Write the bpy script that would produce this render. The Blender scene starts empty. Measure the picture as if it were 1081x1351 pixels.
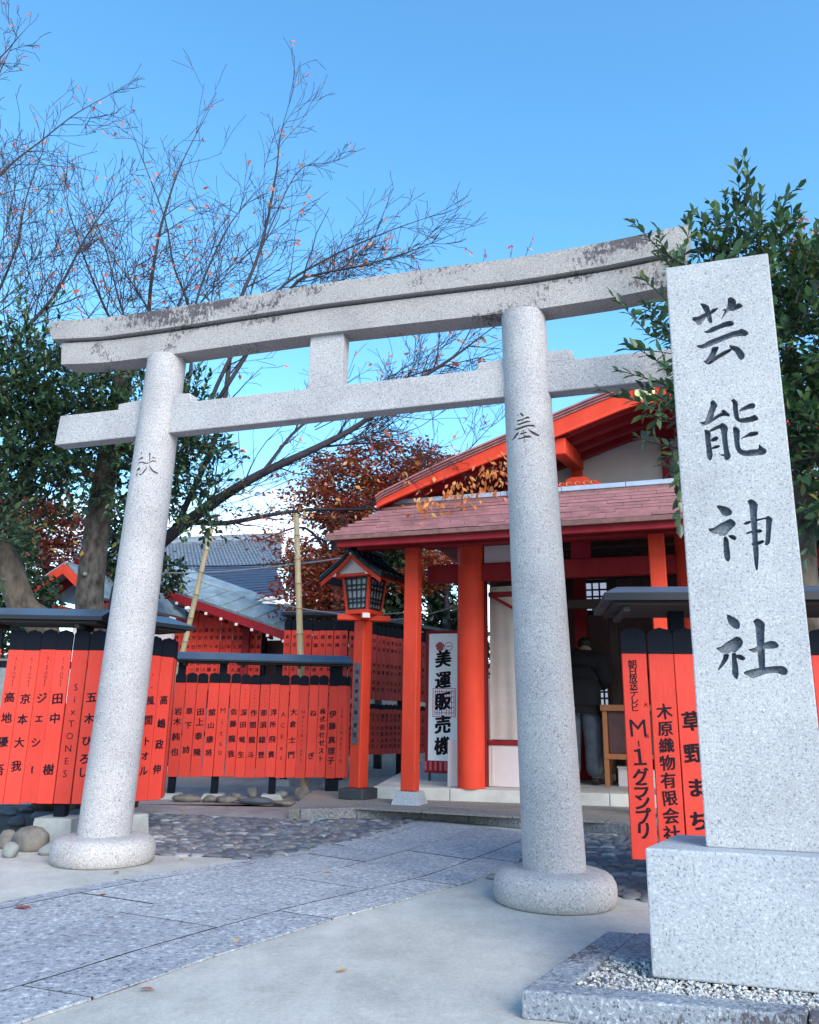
import bpy, bmesh, math, random
import numpy as np
from mathutils import Vector, Matrix
R = math.radians
rng = random.Random(7)
nrs = np.random.RandomState(7)
S = bpy.context.scene
col = S.collection

# ------------------------------------------------------------------ camera, sky, sun, exposure
FOC = 1040.0
PITCH, ROLL = math.atan(1040 / 3900.0), 0.018
Fv = Vector((0, math.cos(PITCH), math.sin(PITCH)))
R0 = Vector((1, 0, 0)); U0 = R0.cross(Fv)
CX = math.cos(ROLL) * R0 + math.sin(ROLL) * U0
CY = -math.sin(ROLL) * R0 + math.cos(ROLL) * U0
CAM = Vector((0, 0, 1.0))
cam = bpy.data.cameras.new('camera'); camo = bpy.data.objects.new('camera', cam); col.objects.link(camo)
cam.sensor_fit = 'HORIZONTAL'; cam.sensor_width = 36; cam.lens = FOC / 1081 * 36
cam.clip_start = 0.05; cam.clip_end = 3000
m3 = Matrix((CX, CY, -Fv)).transposed()
camo.matrix_world = Matrix.Translation(CAM) @ m3.to_4x4()
S.camera = camo

world = bpy.data.worlds.new('World'); S.world = world; world.use_nodes = True
SUN_EL, SUN_AZ = R(30), R(152)          # azimuth clockwise from +Y: behind the camera, to the right
wn = world.node_tree; wn.nodes.clear()
def wnode(t, **k):
    n = wn.nodes.new(t)
    for a, b in k.items(): setattr(n, a, b)
    return n
out = wnode('ShaderNodeOutputWorld'); bg = wnode('ShaderNodeBackground'); sky = wnode('ShaderNodeTexSky')
sky.sky_type = 'NISHITA'; sky.sun_disc = False; sky.sun_elevation = SUN_EL; sky.sun_rotation = SUN_AZ
sky.altitude = 0; sky.air_density = 1.0; sky.dust_density = 0.6; sky.ozone_density = 1.6
hsv = wnode('ShaderNodeHueSaturation'); hsv.inputs['Saturation'].default_value = 1.19; hsv.inputs['Value'].default_value = 1.46
tint = wnode('ShaderNodeMix', data_type='RGBA', blend_type='MULTIPLY'); tint.inputs[0].default_value = 1; tint.inputs[7].default_value = (.96, 1.10, 1.08, 1)
wn.links.new(sky.outputs[0], tint.inputs[6]); wn.links.new(tint.outputs[2], hsv.inputs['Color'])
# thin low cloud all round the horizon
tc = wnode('ShaderNodeTexCoord'); sep = wnode('ShaderNodeSeparateXYZ'); wn.links.new(tc.outputs['Generated'], sep.inputs[0])
mp = wnode('ShaderNodeMapping'); mp.inputs['Scale'].default_value = (2.2, 2.2, 9.0); wn.links.new(tc.outputs['Generated'], mp.inputs[0])
nz = wnode('ShaderNodeTexNoise'); nz.inputs['Scale'].default_value = 1.3; nz.inputs['Detail'].default_value = 6; wn.links.new(mp.outputs[0], nz.inputs['Vector'])
mr = wnode('ShaderNodeMapRange'); mr.inputs['From Min'].default_value = 0.44; mr.inputs['From Max'].default_value = 0.60; wn.links.new(nz.outputs['Fac'], mr.inputs['Value'])
el = wnode('ShaderNodeMapRange'); el.inputs['From Min'].default_value = 0.36; el.inputs['From Max'].default_value = 0.20; wn.links.new(sep.outputs['Z'], el.inputs['Value'])
mul = wnode('ShaderNodeMath', operation='MULTIPLY'); wn.links.new(mr.outputs[0], mul.inputs[0]); wn.links.new(el.outputs[0], mul.inputs[1])
mixc = wnode('ShaderNodeMix', data_type='RGBA'); mixc.inputs[7].default_value = (8.0, 8.6, 9.4, 1)
wn.links.new(mul.outputs[0], mixc.inputs[0]); wn.links.new(hsv.outputs[0], mixc.inputs[6])
wn.links.new(mixc.outputs[2], bg.inputs['Color']); bg.inputs['Strength'].default_value = 0.15
wn.links.new(bg.outputs[0], out.inputs['Surface'])

sl = bpy.data.lights.new('sun', 'SUN'); so = bpy.data.objects.new('sun', sl); col.objects.link(so)
sl.energy = 2.35; sl.angle = R(36); sl.color = (1.0, 0.87, 0.77)
sd = Vector((math.sin(SUN_AZ) * math.cos(SUN_EL), math.cos(SUN_AZ) * math.cos(SUN_EL), math.sin(SUN_EL)))
so.rotation_euler = sd.to_track_quat('Z', 'Y').to_euler(); so.location = sd * 40
S.view_settings.view_transform = 'Standard'; S.view_settings.look = 'None'
S.view_settings.gamma = 1; S.view_settings.exposure = 0.83; S.view_settings.use_curve_mapping = False
S.cycles.max_bounces = 7; S.cycles.transparent_max_bounces = 6

# ------------------------------------------------------------------ measuring helpers (photo pixel -> place on a real plane)
def ray(x, y): return Fv + CX * ((x - 540.5) / FOC) - CY * ((y - 675.5) / FOC)
def G(x, y, z=0.0):
    d = ray(x, y); return CAM + d * ((z - 1.0) / d.z)
def D(x, y, dist):
    d = ray(x, y); return CAM + d * (dist / math.hypot(d.x, d.y))
def PL(x, y, o, n):
    d = ray(x, y); return CAM + d * ((Vector(o) - CAM).dot(n) / d.dot(n))

# ------------------------------------------------------------------ mesh builder
class MB:
    def __init__(s): s.v = []; s.f = []; s.m = []
    def add(s, vs, fs, mi=0, M=None):
        b = len(s.v)
        for p in vs:
            p = Vector(p)
            s.v.append(tuple(M @ p if M is not None else p))
        for f in fs: s.f.append(tuple(i + b for i in f)); s.m.append(mi)
        return s
    def box(s, x0, x1, y0, y1, z0, z1, mi=0, M=None):
        vs = [(x0,y0,z0),(x1,y0,z0),(x1,y1,z0),(x0,y1,z0),(x0,y0,z1),(x1,y0,z1),(x1,y1,z1),(x0,y1,z1)]
        return s.add(vs, [(0,3,2,1),(4,5,6,7),(0,1,5,4),(1,2,6,5),(2,3,7,6),(3,0,4,7)], mi, M)
    def cbox(s, x0, x1, y0, y1, z0, z1, c=0.006, mi=0, M=None):   # box with chamfered edges
        vs = []; idx = {}
        X = (x0, x1); Y = (y0, y1); Z = (z0, z1)
        for i in (0,1):
            for j in (0,1):
                for k in (0,1):
                    sx, sy, sz = (1,-1)[i], (1,-1)[j], (1,-1)[k]
                    for a, d in enumerate(((0,c,c),(c,0,c),(c,c,0))):
                        idx[i,j,k,a] = len(vs); vs.append((X[i]+sx*d[0], Y[j]+sy*d[1], Z[k]+sz*d[2]))
        I = idx; f = []
        for i in (0,1):
            q = [I[i,0,0,0],I[i,1,0,0],I[i,1,1,0],I[i,0,1,0]]; f.append(q[::-1] if i == 0 else q)
            q = [I[0,i,0,1],I[0,i,1,1],I[1,i,1,1],I[1,i,0,1]]; f.append(q[::-1] if i == 0 else q)
            q = [I[0,0,i,2],I[1,0,i,2],I[1,1,i,2],I[0,1,i,2]]; f.append(q[::-1] if i == 0 else q)
        for j in (0,1):
            for k in (0,1):
                f.append([I[0,j,k,1],I[1,j,k,1],I[1,j,k,2],I[0,j,k,2]]); f.append([I[j,0,k,0],I[j,1,k,0],I[j,1,k,2],I[j,0,k,2]])
                f.append([I[j,k,0,0],I[j,k,1,0],I[j,k,1,1],I[j,k,0,1]])
        for i in (0,1):
            for j in (0,1):
                for k in (0,1): f.append([I[i,j,k,0],I[i,j,k,1],I[i,j,k,2]])
        s.fix = True
        return s.add(vs, f, mi, M)
    def prism(s, poly, y0, y1, mi=0, M=None):     # poly in (x, z), extruded along y
        n = len(poly)
        vs = [(p[0], y0, p[1]) for p in poly] + [(p[0], y1, p[1]) for p in poly]
        fs = [tuple(range(n)), tuple(range(2*n-1, n-1, -1))] + [(i, i+n, (i+1)%n+n, (i+1)%n) for i in range(n)]
        s.fix = True
        return s.add(vs, fs, mi, M)
    def slab(s, poly, z0, z1, mi=0, M=None):      # poly in (x, y), extruded along z
        n = len(poly)
        vs = [(p[0], p[1], z0) for p in poly] + [(p[0], p[1], z1) for p in poly]
        fs = [tuple(range(n))[::-1], tuple(range(n, 2*n))] + [(i, (i+1)%n, (i+1)%n+n, i+n) for i in range(n)]
        s.fix = True
        return s.add(vs, fs, mi, M)
    def lathe(s, prof, seg=32, mi=0, M=None):
        vs = []; fs = []
        for r, z in prof:
            for k in range(seg): a = 2*math.pi*k/seg; vs.append((r*math.cos(a), r*math.sin(a), z))
        for j in range(len(prof)-1):
            for k in range(seg):
                a = j*seg+k; b = j*seg+(k+1)%seg; fs.append((a, b, b+seg, a+seg))
        fs.append(tuple(range(seg))[::-1]); fs.append(tuple(range((len(prof)-1)*seg, len(prof)*seg)))
        return s.add(vs, fs, mi, M)
    def tube(s, pts, rads, n=5, mi=0, cap=True):
        pts = [Vector(p) for p in pts]
        b = len(s.v); L = len(pts)
        up = Vector((0.31, 0.17, 0.93))
        for i, p in enumerate(pts):
            d = (pts[min(i+1, L-1)] - pts[max(i-1, 0)]).normalized()
            a = d.cross(up)
            if a.length < 1e-3: a = d.cross(Vector((1,0,0)))
            a.normalize(); c = d.cross(a)
            r = rads[i] if hasattr(rads, '__len__') else rads
            for k in range(n):
                t = 2*math.pi*k/n; q = p + (a*math.cos(t) + c*math.sin(t))*r; s.v.append((q.x, q.y, q.z))
        for i in range(L-1):
            for k in range(n):
                a0 = b+i*n+k; a1 = b+i*n+(k+1)%n
                s.f.append((a0, a0+n, a1+n, a1)); s.m.append(mi)
        if cap:
            s.f.append(tuple(range(b, b+n))); s.m.append(mi)
            s.f.append(tuple(range(b+(L-1)*n, b+L*n))[::-1]); s.m.append(mi)
        return s
    def mesh(s, name, mats, smooth=False, shift=None):
        me = bpy.data.meshes.new(name)
        V = s.v
        if shift is not None: V = [tuple(shift @ Vector(p)) for p in V]
        me.from_pydata(V, [], s.f)
        if not isinstance(mats, (list, tuple)): mats = [mats]
        for m_ in mats: me.materials.append(m_)
        if len(mats) > 1: me.polygons.foreach_set('material_index', s.m)
        if getattr(s, 'fix', False):
            bm = bmesh.new(); bm.from_mesh(me); bmesh.ops.recalc_face_normals(bm, faces=bm.faces); bm.to_mesh(me); bm.free()
        if smooth: me.polygons.foreach_set('use_smooth', [True]*len(me.polygons))
        me.update()
        return me

def link(name, me, parent=None, kind=None, label=None, cat=None, group=None, loc=None, rotz=None):
    o = bpy.data.objects.new(name, me); col.objects.link(o)
    if parent is not None: o.parent = parent
    if loc is not None: o.location = loc
    if rotz is not None: o.rotation_euler = (0, 0, rotz)
    if kind: o['kind'] = kind
    if label: o['label'] = label
    if cat: o['category'] = cat
    if group: o['group'] = group
    return o
def obj(name, mb, mats, parent=None, smooth=False, bevel=0, world=False, **k):
    sh = None
    if world and parent is not None:
        sh = (Matrix.Translation(parent.location) @ parent.rotation_euler.to_matrix().to_4x4()).inverted()
        g = parent.parent
        if g is not None: sh = sh @ (Matrix.Translation(g.location) @ g.rotation_euler.to_matrix().to_4x4()).inverted()
    o = link(name, mb.mesh(name, mats, smooth, sh), parent, **k)
    if bevel:
        b = o.modifiers.new('bevel', 'BEVEL'); b.width = bevel; b.segments = 2; b.limit_method = 'ANGLE'; b.angle_limit = R(40)
    return o
def thing(name, label, cat, loc=(0,0,0), rotz=0, group=None):
    o = bpy.data.objects.new(name, None); col.objects.link(o); o.empty_display_size = .2
    o.location = loc; o.rotation_euler = (0,0,rotz); o['label'] = label; o['category'] = cat
    if group: o['group'] = group
    return o
def autosmooth(o, ang=35):
    me = o.data
    bm = bmesh.new(); bm.from_mesh(me)
    for e in bm.edges:
        e.smooth = not (len(e.link_faces) == 2 and e.calc_face_angle(0) > R(ang))
    for f in bm.faces: f.smooth = True
    bm.to_mesh(me); bm.free()

# ------------------------------------------------------------------ materials
def newmat(name):
    m = bpy.data.materials.new(name); m.use_nodes = True; nt = m.node_tree
    b = nt.nodes['Principled BSDF']
    return m, nt, b
def N(nt, t, **k):
    n = nt.nodes.new(t)
    for a, b in k.items(): setattr(n, a, b)
    return n
def coords(nt, scale=(1,1,1), kind='Object'):
    t = N(nt, 'ShaderNodeTexCoord'); mpn = N(nt, 'ShaderNodeMapping'); mpn.inputs['Scale'].default_value = scale
    nt.links.new(t.outputs[kind], mpn.inputs[0]); return mpn.outputs[0]
def noise(nt, vec, scale, detail=3, rough=.55, dist=0):
    n = N(nt, 'ShaderNodeTexNoise'); n.inputs['Scale'].default_value = scale; n.inputs['Detail'].default_value = detail
    n.inputs['Roughness'].default_value = rough; n.inputs['Distortion'].default_value = dist
    nt.links.new(vec, n.inputs['Vector']); return n.outputs['Fac']
def ramp(nt, fac, stops):
    r = N(nt, 'ShaderNodeValToRGB'); e = r.color_ramp.elements
    while len(e) < len(stops): e.new(0.5)
    for i, (p, c) in enumerate(stops):
        e[i].position = p; e[i].color = (c, c, c, 1) if not hasattr(c, '__len__') else (*c, 1)
    nt.links.new(fac, r.inputs[0]); return r.outputs[0]
def mix(nt, fac, a, b, mode='MIX'):
    m = N(nt, 'ShaderNodeMix', data_type='RGBA', blend_type=mode)
    for s_, v in ((0, fac), (6, a), (7, b)):
        if isinstance(v, bpy.types.NodeSocket): nt.links.new(v, m.inputs[s_])
        elif hasattr(v, '__len__'): m.inputs[s_].default_value = (*v, 1)
        else: m.inputs[s_].default_value = v
    return m.outputs[2]
def bump(nt, b, h, strength=.3, dist=.01):
    n = N(nt, 'ShaderNodeBump'); n.inputs['Strength'].default_value = strength; n.inputs['Distance'].default_value = dist
    nt.links.new(h, n.inputs['Height']); nt.links.new(n.outputs[0], b.inputs['Normal'])
def mathn(nt, op, a, b=None):
    n = N(nt, 'ShaderNodeMath', operation=op)
    for i, v in enumerate((a, b)):
        if v is None: continue
        if isinstance(v, bpy.types.NodeSocket): nt.links.new(v, n.inputs[i])
        else: n.inputs[i].default_value = v
    return n.outputs[0]

def granite(name, lo, mid, hi, sc=110, stain=0.0, zmask=None, bmp=.25, rough=.8, rnd=False):
    m, nt, b = newmat(name); v = coords(nt)
    a = noise(nt, v, sc, 2, .6); c = ramp(nt, a, [(.30, lo), (.43, mid), (.56, mid), (.70, hi)])
    sp = noise(nt, v, sc*1.9, 1, .5); spm = ramp(nt, sp, [(.27, 1.0), (.34, 0.0)])
    c = mix(nt, spm, c, tuple(x*.35 for x in lo))
    big = noise(nt, v, 2.3, 5, .6); bm_ = ramp(nt, big, [(.3, (.80,.80,.82)), (.6, (1.0,1.0,1.0)), (.8, (1.05,1.03,1.0))])
    c = mix(nt, 1.0, c, bm_, 'MULTIPLY')
    if rnd:
        c = mix(nt, 1.0, c, ramp(nt, N(nt, 'ShaderNodeObjectInfo').outputs['Random'], [(0., (.84,.85,.88)), (.5, (.97,.97,.97)), (1., (1.08,1.06,1.03))]), 'MULTIPLY')
    if stain:
        s1 = noise(nt, coords(nt, (1,1,.6)), 48, 6, .8, .1); s2 = noise(nt, coords(nt, (.6,.6,1.6)), 2.6, 3, .55)
        t = mathn(nt, 'ADD', s1, mathn(nt, 'MULTIPLY', s2, 1.15))
        if zmask:
            at = N(nt, 'ShaderNodeAttribute'); at.attribute_name = 'edge'
            t = mathn(nt, 'ADD', t, mathn(nt, 'MULTIPLY', at.outputs['Fac'], .11))
        sm = ramp(nt, mathn(nt, 'MULTIPLY', t, .5), [((1.255 - stain)/2, 0.0), ((1.33 - stain)/2, 1.0)])
        c = mix(nt, mathn(nt, 'MULTIPLY', sm, .88), c, (.04,.033,.042))
    nt.links.new(c, b.inputs['Base Color']); b.inputs['Roughness'].default_value = rough
    bump(nt, b, mathn(nt, 'ADD', a, mathn(nt, 'MULTIPLY', big, 1.5)), bmp, .006)
    return m
GR = granite('granite_torii', (.16,.155,.165), (.375,.365,.375), (.54,.53,.54), 95)
GRB = granite('granite_torii_base', (.20,.185,.185), (.40,.38,.375), (.57,.55,.54), 80, stain=0, bmp=.5)
GRL = granite('granite_lintel', (.17,.155,.15), (.345,.325,.315), (.48,.46,.44), 95, stain=.045, zmask=True)
GRS = granite('granite_stele', (.18,.20,.23), (.37,.385,.405), (.52,.535,.545), 115, bmp=.2)
GRP = granite('granite_pedestal', (.20,.225,.26), (.35,.385,.42), (.50,.53,.56), 85, bmp=.35)
GRD = granite('granite_rough_border', (.06,.08,.11), (.20,.23,.27), (.42,.45,.48), 60, stain=.06, bmp=1.0)
CARV = granite('carved_recess_shade', (.05,.06,.08), (.15,.175,.215), (.25,.28,.32), 90)  # stele stone darkened inside the strokes; recess shade put into the colour
CARV2 = granite('carved_recess_dirt_shade', (.03,.03,.03), (.085,.08,.08), (.15,.14,.14), 90)  # dirt in the pillar strokes; also painted-in shade at the lintel joint
PATH = granite('path_granite', (.10,.12,.15), (.35,.37,.395), (.66,.68,.69), 42, bmp=.8, rnd=True)
CURB = granite('kerb_granite', (.06,.07,.08), (.19,.19,.20), (.36,.36,.36), 50, bmp=.8, rnd=True)
PAVE = granite('terrace_paving', (.12,.11,.10), (.25,.235,.21), (.34,.32,.29), 40, bmp=.5, rnd=True)

def plain(name, colr, rough=.6, var=.12, sc=8, metal=0, bmp=0, coat=0, spec=None, bsc=None, stretch=(1,1,1)):
    m, nt, b = newmat(name); v = coords(nt, stretch)
    n1 = noise(nt, v, sc, 5, .6)
    k = ramp(nt, n1, [(.3, 1-var), (.7, 1+var)])
    k = mix(nt, 1.0, colr, k, 'MULTIPLY')
    nt.links.new(k, b.inputs['Base Color'])
    n2 = ramp(nt, n1, [(.3, max(0,rough-.1)), (.7, min(1,rough+.1))]); nt.links.new(n2, b.inputs['Roughness'])
    b.inputs['Metallic'].default_value = metal
    if spec is not None: b.inputs['Specular IOR Level'].default_value = spec
    if coat: b.inputs['Coat Weight'].default_value = coat
    if bmp: bump(nt, b, noise(nt, v, bsc or sc*4, 4, .6), bmp, .008)
    return m
def vermilion(name, colr, wear=.5, grime=.0):
    m, nt, b = newmat(name); v = coords(nt, (1,1,.35))
    n1 = noise(nt, v, 5, 5, .65); c = mix(nt, ramp(nt, n1, [(.35, 0.), (.7, 1.)]), colr, tuple(min(1, x*1.12+.012) for x in colr))
    n2 = noise(nt, coords(nt, (14,14,1.2)), 6, 4, .6); c = mix(nt, mathn(nt,'MULTIPLY', ramp(nt, n2, [(.48, 0.), (.75, 1.)]), wear*.5), c, tuple(x*.62 for x in colr))
    n3 = noise(nt, coords(nt), 60, 3, .7); c = mix(nt, mathn(nt,'MULTIPLY', ramp(nt, n3, [(.70, 0.), (.76, 1.)]), wear), c, (.25,.06,.04))
    oi = N(nt, 'ShaderNodeObjectInfo'); k = ramp(nt, oi.outputs['Random'], [(0., .84), (1., 1.06)])
    c = mix(nt, 1.0, c, k, 'MULTIPLY')
    nt.links.new(c, b.inputs['Base Color']); b.inputs['Roughness'].default_value = .6; b.inputs['Specular IOR Level'].default_value = .2
    bump(nt, b, n2, .12, .004); return m
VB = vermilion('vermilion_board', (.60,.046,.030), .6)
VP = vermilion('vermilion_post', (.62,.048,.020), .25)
VD = vermilion('vermilion_beam_shaded', (.25,.010,.017), .35)  # beams under the roofs; their shade is painted in as darker red
BLK = plain('black_board_paint', (.005,.008,.015), .7, .25, 12, bmp=.15, spec=.10)
CAPM = plain('metal_cap_sky_sheen', (.10,.14,.20), .40, .2, 3, metal=.45, bmp=.05)  # cap slopes; sky reflection painted in as a blue-grey base colour
CAPF = plain('black_cap_fascia', (.010,.014,.022), .5, .2, 3, spec=.3)
CAPU = plain('dark_cap_timber', (.022,.020,.020), .8, .4, 14, bmp=.3)
INK = plain('ink_lettering', (.010,.006,.012), .7, .2, 30, spec=.15)
INKR = plain('dark_red_ink', (.16,.012,.022), .6, .2, 30)
WHT = plain('white_plaster', (.66,.60,.60), .85, .05, 3)
WHB = plain('white_banner', (.86,.90,.95), .6, .03, 3)
WCL = plain('white_cloth', (.55,.50,.46), .9, .08, 5, bmp=.2)
PINK = plain('seal_red_print', (.50,.08,.12), .6, .1, 30)
CONC = plain('concrete_block', (.31,.325,.32), .9, .2, 7, bmp=.5, bsc=90)
STEP = plain('step_concrete', (.50,.50,.48), .85, .15, 4, bmp=.3, bsc=70)
GOLD = plain('gold_emblem', (.80,.62,.28), .35, .1, 20, metal=.6)
SHIN = plain('aged_red_shingle', (.30,.135,.145), .62, .28, 5, bmp=.3, bsc=60, stretch=(1,1,1))
SHINE = plain('shingle_edge', (.20,.10,.09), .75, .3, 12, bmp=.3)
FLASH = plain('zinc_flashing', (.36,.42,.52), .45, .12, 6, metal=.3)
BLKM = plain('lantern_roof_metal', (.02,.032,.042), .30, .3, 8, metal=.5)
GLS = plain('frosted_pane', (.34,.36,.42), .25, .1, 5, spec=.6)
BRNZ = plain('bronze_plaque', (.10,.085,.10), .45, .35, 16, metal=.4, bmp=.2)
BAMB = plain('dry_bamboo', (.46,.37,.21), .5, .18, 9, bmp=.1, stretch=(3,3,.6))
BAMJ = plain('bamboo_node', (.22,.17,.10), .7, .2, 9)
BARK = plain('grey_brown_bark', (.075,.064,.056), .95, .85, 20, bmp=1.0, bsc=22, stretch=(1,1,.45))
BARKD = plain('cherry_bark', (.030,.025,.032), .85, .4, 9, bmp=.6, bsc=30)
BARKR = plain('light_tan_bark', (.10,.080,.062), .95, .75, 13, bmp=1.0, bsc=20, stretch=(1,1,.4))
TEAL = plain('patina_copper_roof', (.20,.27,.31), .6, .3, 4, bmp=.2)
TILEG = plain('grey_roof_tile', (.15,.18,.22), .38, .25, 6, metal=.1, bmp=.2)
TILEB = plain('dark_blue_slate', (.045,.065,.11), .45, .2, 3, bmp=.2)
SIDE = plain('white_siding', (.50,.53,.56), .8, .06, 3)
WOODO = plain('orange_timber', (.36,.13,.045), .5, .25, 5, stretch=(1,1,.2))
WOODD = plain('dark_timber', (.035,.018,.016), .7, .4, 9, bmp=.2)
ROCKA = plain('river_rock', (.15,.14,.125), .9, .5, 7, bmp=1.0, bsc=26)
ROCKB = plain('dark_slate_rock', (.07,.085,.11), .8, .35, 6, bmp=.6, bsc=26)
ROCKW = plain('pale_rock', (.21,.225,.22), .85, .25, 8, bmp=.5, bsc=30)
CABLE = plain('cable_sheath', (.30,.31,.32), .6, .1, 20)
CABLK = plain('black_cable', (.015,.015,.02), .6, .1, 20)
JACK = plain('black_jacket_cloth', (.008,.009,.014), .95, .3, 12, bmp=.4, bsc=40)
TROU = plain('washed_navy_trousers', (.085,.105,.135), .92, .35, 10, bmp=.5, bsc=30)
SKIN = plain('skin', (.45,.26,.18), .55, .05, 8)
HAIR = plain('black_hair', (.010,.009,.010), .6, .3, 40, bmp=.5, bsc=80)
SHOE = plain('black_shoe', (.012,.012,.015), .5, .2, 10)
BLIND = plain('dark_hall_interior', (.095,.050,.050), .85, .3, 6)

def concrete_ground(name, a, b_, joint=None, sc=1.0):
    m, nt, b = newmat(name); v = coords(nt)
    n0 = noise(nt, v, .7*sc, 5, .62, .6); n1 = noise(nt, v, 5*sc, 6, .7); n2 = noise(nt, v, 170, 2, .6)
    c = mix(nt, ramp(nt, n0, [(.32, 0.), (.66, 1.)]), a, b_)
    c = mix(nt, 1.0, c, ramp(nt, n1, [(.3, .86), (.7, 1.08)]), 'MULTIPLY')
    c = mix(nt, 1.0, c, ramp(nt, n2, [(.3, .82), (.7, 1.12)]), 'MULTIPLY')
    st = noise(nt, v, 2.3, 4, .8, 1.2); c = mix(nt, mathn(nt, 'MULTIPLY', ramp(nt, st, [(.60, 0.), (.72, 1.)]), .35), c, tuple(x*.62 for x in a))
    g2 = noise(nt, v, 42, 4, .75); c = mix(nt, 1.0, c, ramp(nt, g2, [(.3, .84), (.7, 1.12)]), 'MULTIPLY')
    g3 = noise(nt, v, 1.4, 6, .72, 1.5); c = mix(nt, 1.0, c, ramp(nt, g3, [(.35, (.86,.86,.85)), (.55, (1.0,1.0,1.0)), (.7, (1.05,1.04,1.02))]), 'MULTIPLY')
    pit = noise(nt, v, 75, 2, .5); c = mix(nt, mathn(nt, 'MULTIPLY', ramp(nt, pit, [(.70, 0.), (.74, 1.)]), .55), c, (.14,.135,.13))
    rs_ = noise(nt, coords(nt, (.8,.3,1)), 3.1, 5, .7, .8); c = mix(nt, mathn(nt, 'MULTIPLY', ramp(nt, rs_, [(.50, 0.), (.66, 1.)]), .22), c, (.62,.61,.57))
    nt.links.new(c, b.inputs['Base Color']); b.inputs['Roughness'].default_value = .88
    bump(nt, b, mathn(nt, 'ADD', n2, mathn(nt, 'MULTIPLY', n1, 2.0)), .35, .006); return m
CGR = concrete_ground('concrete_apron', (.40,.395,.37), (.52,.505,.465))
CPV = concrete_ground('pinkish_paving', (.27,.235,.225), (.35,.31,.30))
DIRT = plain('dark_earth', (.05,.05,.05), .95, .5, 9, bmp=.8, bsc=40)
PJ = plain('joint_dirt', (.02,.02,.025), .95, .4, 12)
MORT = plain('cobble_bed_mortar', (.12,.12,.125), .95, .4, 12, bmp=.6, bsc=60)

def cobblemat():
    m, nt, b = newmat('cobble_slate'); v = coords(nt)
    oi = N(nt, 'ShaderNodeObjectInfo')
    at = N(nt, 'ShaderNodeAttribute'); at.attribute_name = 'rnd'
    f = mathn(nt, 'FRACT', mathn(nt, 'ADD', oi.outputs['Random'], at.outputs['Fac']))
    c = ramp(nt, f, [(0., (.06,.07,.09)), (.3, (.10,.11,.135)), (.55, (.15,.16,.18)), (.75, (.15,.135,.13)), (.90, (.19,.20,.21)), (.99, (.33,.34,.34))])
    n1 = noise(nt, v, 18, 5, .65); c = mix(nt, 1.0, c, ramp(nt, n1, [(.3, .75), (.7, 1.25)]), 'MULTIPLY')
    nt.links.new(c, b.inputs['Base Color']); b.inputs['Roughness'].default_value = .55
    bump(nt, b, n1, .4, .01); return m
COB = cobblemat()

def leafmat(name, stops, rough=.45, trans=.25, spec=.5, objrnd=False):
    m, nt, b = newmat(name)
    if objrnd: f = N(nt, 'ShaderNodeObjectInfo').outputs['Random']
    else:
        at = N(nt, 'ShaderNodeAttribute'); at.attribute_name = 'rnd'; f = at.outputs['Fac']
    c = ramp(nt, f, stops); nt.links.new(c, b.inputs['Base Color']); b.inputs['Roughness'].default_value = rough
    b.inputs['Specular IOR Level'].default_value = spec
    tr = N(nt, 'ShaderNodeBsdfTranslucent'); mx = N(nt, 'ShaderNodeMixShader'); mx.inputs[0].default_value = trans
    nt.links.new(mix(nt, 1.0, c, (1.4,1.3,.7), 'MULTIPLY'), tr.inputs['Color'])
    nt.links.new(b.outputs[0], mx.inputs[1]); nt.links.new(tr.outputs[0], mx.inputs[2])
    nt.links.new(mx.outputs[0], nt.nodes['Material Output'].inputs['Surface']); return m
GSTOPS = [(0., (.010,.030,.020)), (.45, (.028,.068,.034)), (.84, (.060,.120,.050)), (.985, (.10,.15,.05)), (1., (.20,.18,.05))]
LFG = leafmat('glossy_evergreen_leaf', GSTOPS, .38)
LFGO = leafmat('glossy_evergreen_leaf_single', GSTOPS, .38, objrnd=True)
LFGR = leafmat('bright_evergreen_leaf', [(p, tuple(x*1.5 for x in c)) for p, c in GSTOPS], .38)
LFD = leafmat('dark_evergreen_leaf', [(0., (.008,.020,.015)), (.5, (.018,.042,.024)), (.9, (.045,.085,.035)), (1., (.12,.14,.04))], .42)
LFM = leafmat('maple_leaf_mixed', [(0., (.14,.018,.022)), (.35, (.24,.045,.036)), (.65, (.33,.085,.045)), (.85, (.30,.15,.06)), (1., (.12,.11,.04))], .6, .35)
LFR = leafmat('maple_leaf_dark_red', [(0., (.09,.022,.025)), (.5, (.20,.048,.042)), (1., (.32,.11,.06))], .6, .35)
LFC = leafmat('cherry_leaf_autumn', [(0., (.55,.10,.08)), (.5, (.64,.18,.13)), (.85, (.62,.25,.13)), (1., (.58,.36,.12))], .5, .35)
LFO = leafmat('orange_leaf', [(0., (.60,.15,.06)), (.55, (.62,.22,.07)), (1., (.56,.34,.09))], .5, .35)
LFP = leafmat('plum_red_leaf', [(0., (.22,.02,.05)), (1., (.35,.05,.07))], .5, .3)
LFF = leafmat('fallen_leaf', [(0., (.20,.05,.05)), (.4, (.30,.10,.07)), (.75, (.50,.20,.07)), (1., (.55,.36,.16))], .7, .1, objrnd=True)

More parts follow.
